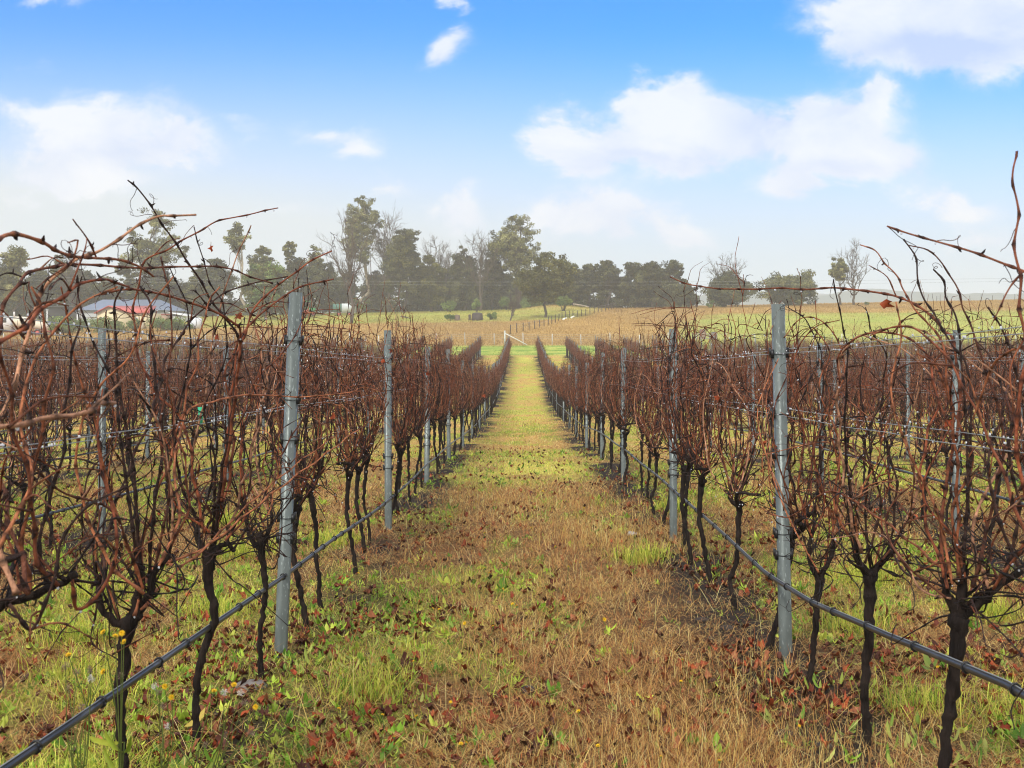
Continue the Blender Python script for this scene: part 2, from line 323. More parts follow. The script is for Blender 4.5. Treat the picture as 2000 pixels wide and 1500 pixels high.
# ---- loose plant cover, thousands of separate blades and leaves ---------------------------------
def sample(n, y0, y1, p, margin=.6, off=0):
    """Random ground points in the camera's wedge, density falling as 1/y**p."""
    yy = np.linspace(y0, y1, 4000); w = (yy * .93 + 2 * margin) / yy ** p; c = np.cumsum(w); c /= c[-1]
    y = np.interp(rng.random(n), c, yy); x = (rng.random(n) * 2 - 1) * (y * .465 + margin)
    return x, y
def blades(x, y, h, w, lean, c, prone=0.0, curl=.5):
    """Two-segment curved blades; c (n,3)."""
    n = len(x); a = rng.random(n) * 2 * np.pi; z = gz(x, y) - .006
    dx, dy = np.cos(a), np.sin(a); b = a + np.pi / 2 + rng.normal(0, .7, n); wx, wy = np.cos(b) * w / 2, np.sin(b) * w / 2
    el = np.clip(np.pi / 2 - lean, .03, 1.55)
    z = z + prone
    m = np.stack([x + dx * np.cos(el) * h * .55, y + dy * np.cos(el) * h * .55, z + np.sin(el) * h * .55], 1)
    e2 = el - curl * rng.random(n) * 1.4
    t = m + np.stack([dx * np.cos(e2), dy * np.cos(e2), np.sin(e2)], 1) * (h * .5)[:, None]
    W = np.stack([wx, wy, 0 * wx], 1); B = np.stack([x, y, z], 1)
    V = np.stack([B - W, B + W, m + W * .8, m - W * .8, t], 1).reshape(-1, 3)
    k = np.arange(n)[:, None] * 5
    Q = np.hstack([k, k + 1, k + 2, k + 3]); T = np.hstack([k + 3, k + 2, k + 4])
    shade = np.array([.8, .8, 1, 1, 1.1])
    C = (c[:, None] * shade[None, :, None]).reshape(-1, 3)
    return V, Q, T, C
def pick(pal, n, jit=.18):
    pal = np.asarray(pal); c = pal[rng.integers(0, len(pal), n)]
    return np.clip(c * (1.1 + rng.normal(0, jit, (n, 1))), .008, .85)
BROWN = [(.44,.22,.075),(.24,.11,.04),(.58,.34,.125),(.50,.24,.075),(.68,.48,.20),(.10,.05,.025),(.44,.15,.05)]
STRAW = [(.74,.52,.17),(.68,.44,.13),(.78,.62,.26),(.62,.36,.11)]
GREEN = [(.26,.37,.03),(.37,.45,.045),(.13,.24,.02),(.46,.50,.06),(.30,.38,.045)]
PALE = [(.68,.64,.12),(.60,.60,.10),(.74,.66,.19),(.54,.60,.09)]
def grass_obj(name, chunks, m, kind='stuff'):
    mb = MB()
    for V, Q, T, C in chunks: mb.add(V, Q, T, C)
    return tag(obj(name, mb, m, smooth=False), kind=kind)
dry, grn = [], []
# dry thatch, near to far
for (n, y0, y1, p) in ((430000, 3.6, 15, 1.6), (150000, 15, 45, 1.6), (60000, 45, 104, 1.2)):
    x, y = sample(n, y0, y1, p); g, pale, soil = cover(x, y)
    gap = sstep(.44, .36, fbm(x * 3.1, y * 2.3, 88)) * sstep(14, 7, y) * .6; keep = rng.random(n) > np.clip(g * .72 + soil * .6 + gap, 0, .94); x, y = x[keep], y[keep]; n = len(x)
    cl = fbm(x * 1.9, y * 1.9, 70)
    h = np.clip(rng.gamma(3, .017, n), .015, .17) * (.7 + .8 * cl); w = np.maximum(rng.uniform(.0014, .0030, n), y / 1126 * .45)
    if y0 > 14: h = h * .8 + .02
    lean = np.clip(rng.normal(1.15, .38, n), .05, 1.52)
    c = np.where((rng.random(n) < .22 + .5 * sstep(8, 30, y) + 1.1 * (fbm(x * .8, y * .8, 71) - .5))[:, None], pick(STRAW, n), pick(BROWN, n))
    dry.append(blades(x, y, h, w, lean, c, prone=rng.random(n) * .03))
n = 5200; x, y = sample(n, 3.6, 13, 1.5)      # long fallen stalks
dry.append(blades(x, y, rng.uniform(.12, .34, n), rng.uniform(.0016, .003, n), np.clip(rng.normal(1.3, .25, n), .3, 1.54), pick(STRAW + BROWN[2:5], n), prone=.02 + rng.random(n) * .04, curl=.25))
# upright straw tufts, thick at the lower right and by the right row
for (cx, cy, rr, nn) in [(.85, 4.15, .35, 2600), (.45, 4.1, .3, 1500), (.95, 9.6, .32, 1600), (.6, 10.3, .3, 1000), (1.2, 10.8, .25, 600), (-.2, 6.1, .5, 700), (.1, 7.8, .6, 900), (.9, 5.3, .3, 700), (.5,12.5,.5,1200), (-.4,13,.5,800)]:
    x = rng.normal(cx, rr, nn); y = rng.normal(cy, rr * 1.3, nn)
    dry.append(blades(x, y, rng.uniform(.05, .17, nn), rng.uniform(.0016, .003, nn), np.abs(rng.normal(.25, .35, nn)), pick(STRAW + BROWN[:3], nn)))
# green grass
for (n, y0, y1, p) in ((150000, 3.6, 15, 1.6), (110000, 15, 45, 1.6), (80000, 45, 118, 1.2)):
    x, y = sample(n, y0, y1, p); g, pale, soil = cover(x, y)
    hd = sstep(101.5, 103.5, y)
    keep = rng.random(n) < np.maximum(np.clip(g * 1.15 - .12, 0, 1) * (1 - soil * .8), hd); x, y, pale, hd = x[keep], y[keep], pale[keep], hd[keep]; n = len(x)
    h = rng.uniform(.02, .075, n) * (.6 + .9 * fbm(x * 2.5, y * 2.5, 77)); w = np.maximum(rng.uniform(.002, .0045, n), y / 1126 * .6)
    isp = rng.random(n) < np.clip(.15 + pale * .9, 0, 1)
    c = np.where(isp[:, None], pick(PALE, n), pick(GREEN, n)); c = lerp(c, pick([(.17,.34,.03),(.24,.40,.05)], n), hd * .8 * sstep(.6, .4, fbm(x * .5, y * .9, 57)))
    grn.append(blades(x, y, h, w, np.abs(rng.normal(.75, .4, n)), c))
# bright tussocks seen between the vines
TUS = [(-2.2,5.6),(-2.5,6.3),(-1.9,7.0),(-2.9,7.6),(-1.9,5.1),(-2.35,9.2),(1.95,6.6),(2.5,8.2),(1.75,5.0),(2.2,4.9),(.95,9.0),(-1.65,9.9),(-2.9,11),(2.9,7.0),(-2.6,4.9),(1.6,12),(-.7,5.2),(-1.5,4.05),(-1.75,3.95)]
for (cx, cy) in TUS:
    nn = 420; x = rng.normal(cx, .11, nn); y = rng.normal(cy, .11, nn); w = np.maximum(.0035, y / 1126 * .6)
    c = pick(PALE[:2] + GREEN[1:4], nn, .12) * 1.05
    grn.append(blades(x, y, rng.uniform(.08, .24, nn), w, np.abs(rng.normal(.5, .35, nn)), c, curl=1.1))
# the fields beyond
x, y = sample(220000, 118, 214, .2, 4); fg, hd = field_green(x, y); n = len(x)
isg = rng.random(n) < fg
gc = ground_rgb(x, y); h = np.where(isg, rng.uniform(.04, .10, n), rng.uniform(.10, .30, n)); c = np.where(isg[:, None], gc * rng.uniform(.85, 1.2, (n, 1)), gc * rng.uniform(.8, 1.15, (n, 1)))
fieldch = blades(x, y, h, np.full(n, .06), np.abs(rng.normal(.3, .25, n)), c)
sel = isg
def split(ch, m):
    V, Q, T, C = ch; V = V.reshape(-1, 5, 3)[m].reshape(-1, 3); C = C.reshape(-1, 5, 3)[m].reshape(-1, 3); k = np.arange(m.sum())[:, None] * 5
    return V, np.hstack([k, k + 1, k + 2, k + 3]), np.hstack([k + 3, k + 2, k + 4]), C
grn.append(split(fieldch, sel))
tall = grass_obj('tall_dry_grass', [split(fieldch, ~sel)], M['blade'])
grass_obj('dry_grass', dry, M['blade']); grass_obj('green_grass', grn, M['blade'])

# low broad-leaved weeds: rosettes of oval leaves
def leaf_fan(x, y, z, az, el, ln, wd, c, lift=0):
    """Oval leaves folded along the midrib: 7 vertices each."""
    n = len(x); d = np.stack([np.cos(az) * np.cos(el), np.sin(az) * np.cos(el), np.sin(el)], 1); s = np.stack([-np.sin(az), np.cos(az), 0 * az], 1); up = np.cross(d, s) * -1
    B = np.stack([x, y, z], 1); o = []
    for (t, ww, hh) in ((0, 0, 0), (.35, -1, .12), (.35, 1, .12), (.38, 0, 0), (.75, -.72, .05), (.75, .72, .05), (1, 0, -.12)):
        o.append(B + d * (ln * t)[:, None] + s * (wd * .5 * ww)[:, None] + up * (ln * -hh * -1)[:, None])
    V = np.stack(o, 1).reshape(-1, 3); k = np.arange(n)[:, None] * 7
    T = np.vstack([np.hstack([k, k + 3, k + 1]), np.hstack([k, k + 2, k + 3]), np.hstack([k + 4, k + 3, k + 6]), np.hstack([k + 3, k + 5, k + 6])])
    Q = np.zeros((0, 4), int); T = np.vstack([T, np.hstack([k + 1, k + 3, k + 4]), np.hstack([k + 3, k + 2, k + 5])])
    return V, Q, T, np.repeat(c, 7, 0)
wl = []
x0, y0 = sample(15000, 3.6, 22, 1.6, .3); g, pale, soil = cover(x0, y0)
k = rng.random(len(x0)) < np.clip(.06 + g * .75, 0, 1) * (1 - .6 * soil) * (1 - .2 * sstep(1.2, .6, abs(x0 - .2))); x0, y0 = x0[k], y0[k]
nl = rng.integers(4, 11, len(x0)); size = rng.gamma(4, .0058, len(x0)) + .009
xr, yr, sz = np.repeat(x0, nl), np.repeat(y0, nl), np.repeat(size, nl); n = len(xr)
cw = np.repeat(pick([(.22,.38,.03),(.36,.48,.05),(.12,.25,.02),(.50,.55,.08),(.24,.33,.06)], len(x0), .15), nl, 0)
xr = xr + rng.normal(0, .25, n) * sz; yr = yr + rng.normal(0, .25, n) * sz
wl.append(leaf_fan(xr, yr, gz(xr, yr) + rng.random(n) * .03, rng.random(n) * 6.28, rng.uniform(.0, 1.1, n), sz * rng.uniform(.6, 1.3, n), sz * rng.uniform(.25, .55, n), cw * (1 + rng.normal(0, .12, (n, 1)))))
# larger pale leaves at the foot of the nearest posts
for (cx, cy, nn, s0) in [(-.95,5.7,26,.15),(-.8,6.4,22,.13),(-.55,5.2,20,.12),(-1.05,6.9,14,.13),(1.35,5.3,16,.12),(1.2,5.0,16,.12),(1.55,4.55,20,.13),(1.35,4.4,18,.12),(1.75,4.25,20,.13),(-.6,7.6,12,.11),(.1,4.35,12,.09),(-.35,4.25,14,.09),(-.55,4.6,12,.09),(1.65,5.6,12,.11)]:
    x = rng.normal(cx, .13, nn); y = rng.normal(cy, .16, nn)
    wl.append(leaf_fan(x, y, gz(x, y) + .01, rng.random(nn) * 6.28, rng.uniform(.1, 1.2, nn), rng.uniform(.3, .7, nn) * s0, rng.uniform(.10, .22, nn) * s0, pick([(.25,.38,.05),(.40,.47,.09),(.15,.28,.03),(.52,.54,.14)], nn, .1)))
grass_obj('weeds', wl, M['leaf'])

# fallen vine leaves: crumpled five-lobed leaves
def fallen(x, y, s, c, dz=0):
    n = len(x); k = 11; th = np.arange(10) / 10 * 2 * np.pi; rad = np.where(np.arange(10) % 2 == 0, 1.0, .62); rad[5] = .25
    a = rng.random(n) * 6.28; T3 = []
    lx = np.cos(th)[None] * rad * s[:, None] * (1 + rng.normal(0, .12, (n, 10))); ly = np.sin(th)[None] * rad * s[:, None] * rng.uniform(.55, 1, (n, 1))
    lz = np.abs(rng.normal(0, .55, (n, 10))) * s[:, None]
    tx, ty = rng.normal(0, .45, n)[:, None], rng.normal(0, .45, n)[:, None]
    ca, sa = np.cos(a)[:, None], np.sin(a)[:, None]
    X = x[:, None] + lx * ca - ly * sa; Y = y[:, None] + lx * sa + ly * ca; Z = gz(x, y)[:, None] + .020 + lz + lx * tx + ly * ty + (s[:, None] * .25)
    cen = np.stack([x, y, gz(x, y) + .015 + s * .1], 1)[:, None]
    V = np.concatenate([cen, np.stack([X, Y, Z], -1)], 1).reshape(-1, 3)
    b = np.arange(n)[:, None, None] * k; j = np.arange(10)[None, :, None]
    T = np.concatenate([b + 0 * j, b + 1 + j, b + 1 + (j + 1) % 10], 2).reshape(-1, 3)
    cc = np.repeat(c, k, 0) * (1 + rng.normal(0, .1, (n * k, 1)))
    return V, np.zeros((0, 4), int), T, cc
RUST = [(.21,.036,.012),(.12,.025,.011),(.26,.055,.018),(.06,.018,.011),(.24,.085,.035),(.045,.018,.012),(.14,.045,.022),(.20,.07,.03),(.09,.03,.018)]
fl = []
x, y = sample(34000, 3.6, 24, 1.8, .4); rd = rowdist(x); cl = fbm(x * 1.4, y * 1.4, 90)
k = rng.random(len(x)) < np.clip((cl - .38) * 2.2, .04, 1) * np.where(np.abs(x) < 1.0, .55, .9); x, y = x[k], y[k]
fl.append(fallen(x, y, rng.uniform(.011, .031, len(x)), pick(RUST, len(x), .2)))
for (px, py, nn) in [(660,1240,26),(790,1235,30),(840,1210,16),(1110,1195,10),(715,1420,40),(650,1470,36),(820,1330,18),(760,1330,20),(930,1450,16),(1120,1330,14),(1150,1370,14),(1700,1000,8),(1450,1290,26),(1330,1400,24),(1500,1370,18),(60,1300,20),(160,1380,30),(1640,1370,14),(1870,1350,22),(1960,1400,20),(330,1230,14),(1560,980,10),(730,1500,20),(980,1340,12),(1400,1330,16)]:
    cx, cy = hit(px, py); x = rng.normal(cx, .10, nn); y = rng.normal(cy, .22, nn); fl.append(fallen(x, y, rng.uniform(.013, .034, nn), pick(RUST[:5], nn, .15)))
grass_obj('fallen_leaves', fl, M['litter'])

# ------------------------------------------------------------------ vines
def spline(pts, step):
    """Catmull-Rom through pts, resampled at about step."""
    p = np.asarray(pts, float); p = np.vstack([2 * p[0] - p[1], p, 2 * p[-1] - p[-2]]); o = []
    for i in range(1, len(p) - 2):
        ln = np.linalg.norm(p[i + 1] - p[i]); m = max(1, int(round(ln / step))); t = np.arange(m)[:, None] / m
        a, b, c, d = p[i - 1], p[i], p[i + 1], p[i + 2]
        o.append(.5 * (2 * b + (c - a) * t + (2 * a - 5 * b + 4 * c - d) * t * t + (3 * b - a - 3 * c + d) * t ** 3))
    o.append(p[-2:-1]); return np.vstack(o)
CANEC = np.array([(.28,.088,.036),(.20,.060,.027),(.36,.128,.055),(.12,.042,.023),(.42,.21,.12),(.05,.022,.015),(.25,.068,.028)])
DARKC = np.array([(.025,.012,.009),(.038,.016,.011),(.018,.011,.009)])
def cane(mb, pts, r0, r1, k=6, c=None, node=.085, step=.02, buds=True, zig=.0035):
    """A woody cane: smooth run with swollen dark nodes, slight zigzag and buds."""
    p = spline(pts, step); n = len(p); s = np.concatenate([[0], np.cumsum(np.linalg.norm(np.diff(p, axis=0), axis=1))]); tot = s[-1] + 1e-6
    if c is None: c = CANEC[rng.integers(0, len(CANEC))] * rng.uniform(.8, 1.2)
    ph = rng.random() * node; q = (s + ph) / node; fr = np.abs(q - np.round(q)); idx = np.round(q).astype(int)
    sw = np.exp(-(fr * node / .0105) ** 2)
    zz = ((idx + np.floor(q)) % 2 * 2 - 1)[:, None] * np.array([[.7, .7, .2]]) * zig
    tri = (np.abs((q % 2) - 1) * 2 - 1)[:, None] * np.array([[rng.normal(), rng.normal(), rng.normal() * .4]]) * zig
    p = p + tri
    r = (r0 + (r1 - r0) * (s / tot)) * (1 + .8 * sw)
    C = c[None] * (1 - .9 * sw[:, None]) * (1 + rng.normal(0, .06, (n, 1))); C = C * (1.0 - .25 * (s / tot)[:, None] * (rng.random() < .4))
    mb.tube(p, r, k, C)
    if buds:
        for m in np.unique(idx)[::1]:
            i = int(np.argmin(np.abs(q - m)))
            if 0 < i < n - 1 and rng.random() < .7:
                d = rng.normal(0, 1, 3); d /= np.linalg.norm(d); L_ = r[i] * rng.uniform(2.2, 4.2)
                mb.tube([p[i], p[i] + d * L_ * .6, p[i] + d * L_ + (0, 0, .003)], [r[i] * .75, r[i] * .6, r[i] * .15], 4, DARKC[0], caps=False)
    return p
def curl(mb, p0, d, ln, r=.0011, turns=2.0, c=None, k=3):
    """A tendril: runs out, then winds into a coil."""
    d = np.asarray(d, float); d /= np.linalg.norm(d); s = np.cross(d, (0, 0, 1.0)); s /= np.linalg.norm(s) + 1e-6; u_ = np.cross(s, d)
    n = int(10 + turns * 7); t = np.linspace(0, 1, n); R0 = ln * .16 * np.clip(t * 1.8 - .3, 0, 1); th = t * turns * 2 * np.pi + rng.random() * 6
    p = p0 + d * (ln * np.clip(t * 1.5, 0, 1))[:, None] + s * (R0 * np.cos(th))[:, None] + u_ * (R0 * np.sin(th))[:, None] + np.array([0, 0, -1]) * (ln * .3 * t ** 2)[:, None]
    p[0] = p0
    mb.tube(p, np.linspace(r, r * .6, n), k, DARKC[rng.integers(3)] * rng.uniform(1, 3) if c is None else c, caps=False)
def gnarl(mb, pts, r, k=9, c=(.017,.0115,.009), wob=.10, step=.022):
    p = spline(pts, step); n = len(p); rr = np.interp(np.linspace(0, 1, n), np.linspace(0, 1, len(r)), r) * (1 + .06 * np.sin(np.arange(n) * 1.3 + rng.random() * 6) + rng.normal(0, .07, n))
    p[1:-1] += rng.normal(0, .003, (n - 2, 3))
    mb.tube(p, rr, k, np.array(c)[None] * rng.uniform(.7, 1.4, (n, 1)), wob=wob)
    return p
def knob(mb, c, r, n=5):
    for _ in range(n):
        d = rng.normal(0, 1, 3); d[2] = abs(d[2]); d /= np.linalg.norm(d); mb.tube([c, c + d * r * .6, c + d * r * 1.1], [r * .8, r * .62, r * .3], 6, np.array([.018,.012,.010]) * rng.uniform(.7, 1.3), wob=.2)
def trunk_mesh(hh, lean, r=.024):
    mb = MB(); n = 7; t = np.linspace(0, 1, n); w = np.cumsum(rng.normal(0, .013, (n, 2)), 0); w -= w[0]
    pts = np.stack([w[:, 0] + lean[0] * t, w[:, 1] + lean[1] * t, -.06 + (hh + .06) * t], 1)
    gnarl(mb, pts, [r * 1.35, r * 1.0, r * .9, r * .95, r * 1.0, r * 1.15, r * 1.4]); top = pts[-1]
    arms = []
    for sgn in (-1, 1):
        L_ = rng.uniform(.14, .34); a = [top - (0, 0, .03), top + (rng.normal(0, .03), sgn * L_ * .35, .05), top + (rng.normal(0, .05), sgn * L_ * .75, .10), top + (rng.normal(0, .05), sgn * L_, rng.uniform(.10, .18))]
        arms.append(gnarl(mb, a, [r * 1.1, r * .8, r * .62, r * .5], 7))
    knob(mb, top, r * 1.9, 6)
    for a in arms:
        for i in rng.integers(1, len(a), 4): knob(mb, a[i], r * .8, 2)
    return mb, top, arms
def rand_cane(start, H, y_drift, x_bow, droop):
    """Control points of a cane that bows outwards from its spur, then climbs between the wires."""
    z0 = start[2]; top = H; n = 7; t = np.linspace(0, 1, n)
    side = rng.choice([-1, 1]) * x_bow
    x = start[0] + side * np.sin(np.pi * np.clip(t * 1.15, 0, 1)) * (1 - .3 * t) + np.cumsum(rng.normal(0, .022, n))
    y = start[1] + y_drift * (t ** .8) + np.cumsum(rng.normal(0, .03, n))
    z = z0 + (top - z0) * t ** .93
    if droop:
        k = rng.uniform(.62, .85); m = t > k; q = (t[m] - k) / (1 - k)
        z[m] = (z0 + (top - z0) * k ** .93) + (top - z0) * .12 * np.sin(q * 2.6) - .08 * q; x[m] += rng.choice([-1, 1]) * q * rng.uniform(.1, .35); y[m] += rng.normal(0, .2) * q
    p = np.stack([x, y, z], 1); p[0] = start; return p
def vine_meshes(seed, ncane=20, fine=True, kk=5):
    """One bare vine about the origin: trunk, list of (cane, twigs) mesh builders."""
    global rng
    keep, rng = rng, np.random.default_rng(seed)
    hh = rng.uniform(.62, .74); tb, top, arms = trunk_mesh(hh, rng.normal(0, .03, 2), rng.uniform(.013, .019))
    canes = []
    for i in range(ncane):
        a = arms[rng.integers(2)]; st = a[rng.integers(1, len(a))] + (0, 0, .01)
        H = np.clip(rng.normal(1.72, .20), 1.15, 2.05); mb = MB()
        dark = rng.random() < .22
        pts = rand_cane(st, H, rng.normal(0, .16), rng.uniform(.02, .21), rng.random() < .35)
        dc = rng.random() < .26
        p = cane(mb, pts, rng.uniform(.0034, .0052), rng.uniform(.0014, .0024), kk, c=(CANEC[5] * .7 if dark else None), step=.028 if fine else .05, buds=fine)
        for j in range(rng.integers(3, 7)):      # side shoots
            q0 = p[rng.integers(len(p) // 5, len(p))]; d = np.array([rng.normal(0, .11), rng.normal(0, .17), rng.normal(.05, .13)])
            cane(mb, [q0, q0 + d * .5 + (0, 0, .02), q0 + d + rng.normal(0, .03, 3)], .0024, .0012, 4 if fine else 3, step=.04, buds=False, c=CANEC[rng.integers(len(CANEC))] * rng.uniform(.5, 1.1))
        tw = MB()
        for j in range(1 if fine else rng.integers(1, 4)): curl(tw, p[rng.integers(len(p) // 3, len(p))], rng.normal(0, 1, 3), rng.uniform(.06, .16), .0012, rng.uniform(.6, 2.2))
        canes.append((mb, tw))
    # thin dead twigs and old spurs about the head
    mb = MB()
    for i in range(20):
        a = arms[rng.integers(2)]; st = a[rng.integers(0, len(a))]; d = np.array([rng.normal(0, .12), rng.normal(0, .22), rng.normal(.12, .15)])
        cane(mb, [st, st + d * .5 + rng.normal(0, .04, 3), st + d + (0, 0, -.02)], .0028, .0012, 4, c=DARKC[rng.integers(3)] * rng.uniform(.8, 1.6), step=.03, buds=False)
    canes.append((mb, None))
    rng = keep
    return tb, canes
ORD = "first second third fourth fifth sixth seventh eighth ninth tenth eleventh twelfth thirteenth fourteenth fifteenth sixteenth seventeenth eighteenth nineteenth twentieth twenty-first twenty-second twenty-third twenty-fourth".split()
NTH = ["nearest", "second", "third", "fourth", "farthest"]
POST0, PSTEP = 5.83, 4.45
def row_x(side, k): return (LX - RS * k) if side < 0 else (RX + RS * k)
def in_view(x, y, margin=.6): return y > 2.2 and -.4645 * y - margin < x < .4445 * y + margin
def side_name(side): return "left" if side < 0 else "right"

# vine positions (distance along the row); the near ones of the two inner rows are placed as in the photo
near_l = [2.75, 3.57, 4.43, 5.40, 6.55, 7.12, 8.35, 9.3, 9.75]; near_r = [2.62, 3.53, 4.38, 5.24, 6.06, 7.15, 7.9, 8.7, 9.45]
vines = []
for side in (-1, 1):
    for k in range(0, 19):
        X = row_x(side, k)
        if k == 0: lst = (near_l if side < 0 else near_r) + list(np.arange(10.75, ROW_END - .3, .885))
        else: lst = list(np.arange(1.2 + .3 * (k % 3), ROW_END - .3, .885))
        lst = [y + (rng.normal(0, .05) if y > 10 or k else 0) for y in lst]
        for y in lst:
            if in_view(X, y): vines.append((y, side, k, X + rng.normal(0, .03) * (y > 6)))
vines.sort(key=lambda a: math.hypot(a[0], a[3]))
NIND = 300
indiv, rest = vines[:NIND], vines[NIND:]
cnt = {}
def vine_label(y, side, k):
    i = int((y - POST0) // PSTEP)      # which gap between posts
    key = (side, k, i); j = cnt.get(key, 0); cnt[key] = j + 1
    rowt = f"{ORD[k]} vine row {side_name(side)} of the grass path"
    nth = ORD[j]
    if i < 0: return f"{nth} bare vine before the nearest post, {rowt}"
    if j >= 5: nth = "last"
    return f"{nth} vine past post {'one two three four five six seven eight nine ten eleven twelve'.split()[i]} of the {rowt}"
indiv_sorted = sorted(indiv, key=lambda a: (a[1], a[2], a[0]))
labels = {id(v): vine_label(v[0], v[1], v[2]) for v in indiv_sorted}
G_V = "dormant grapevines trained along the trellis rows"

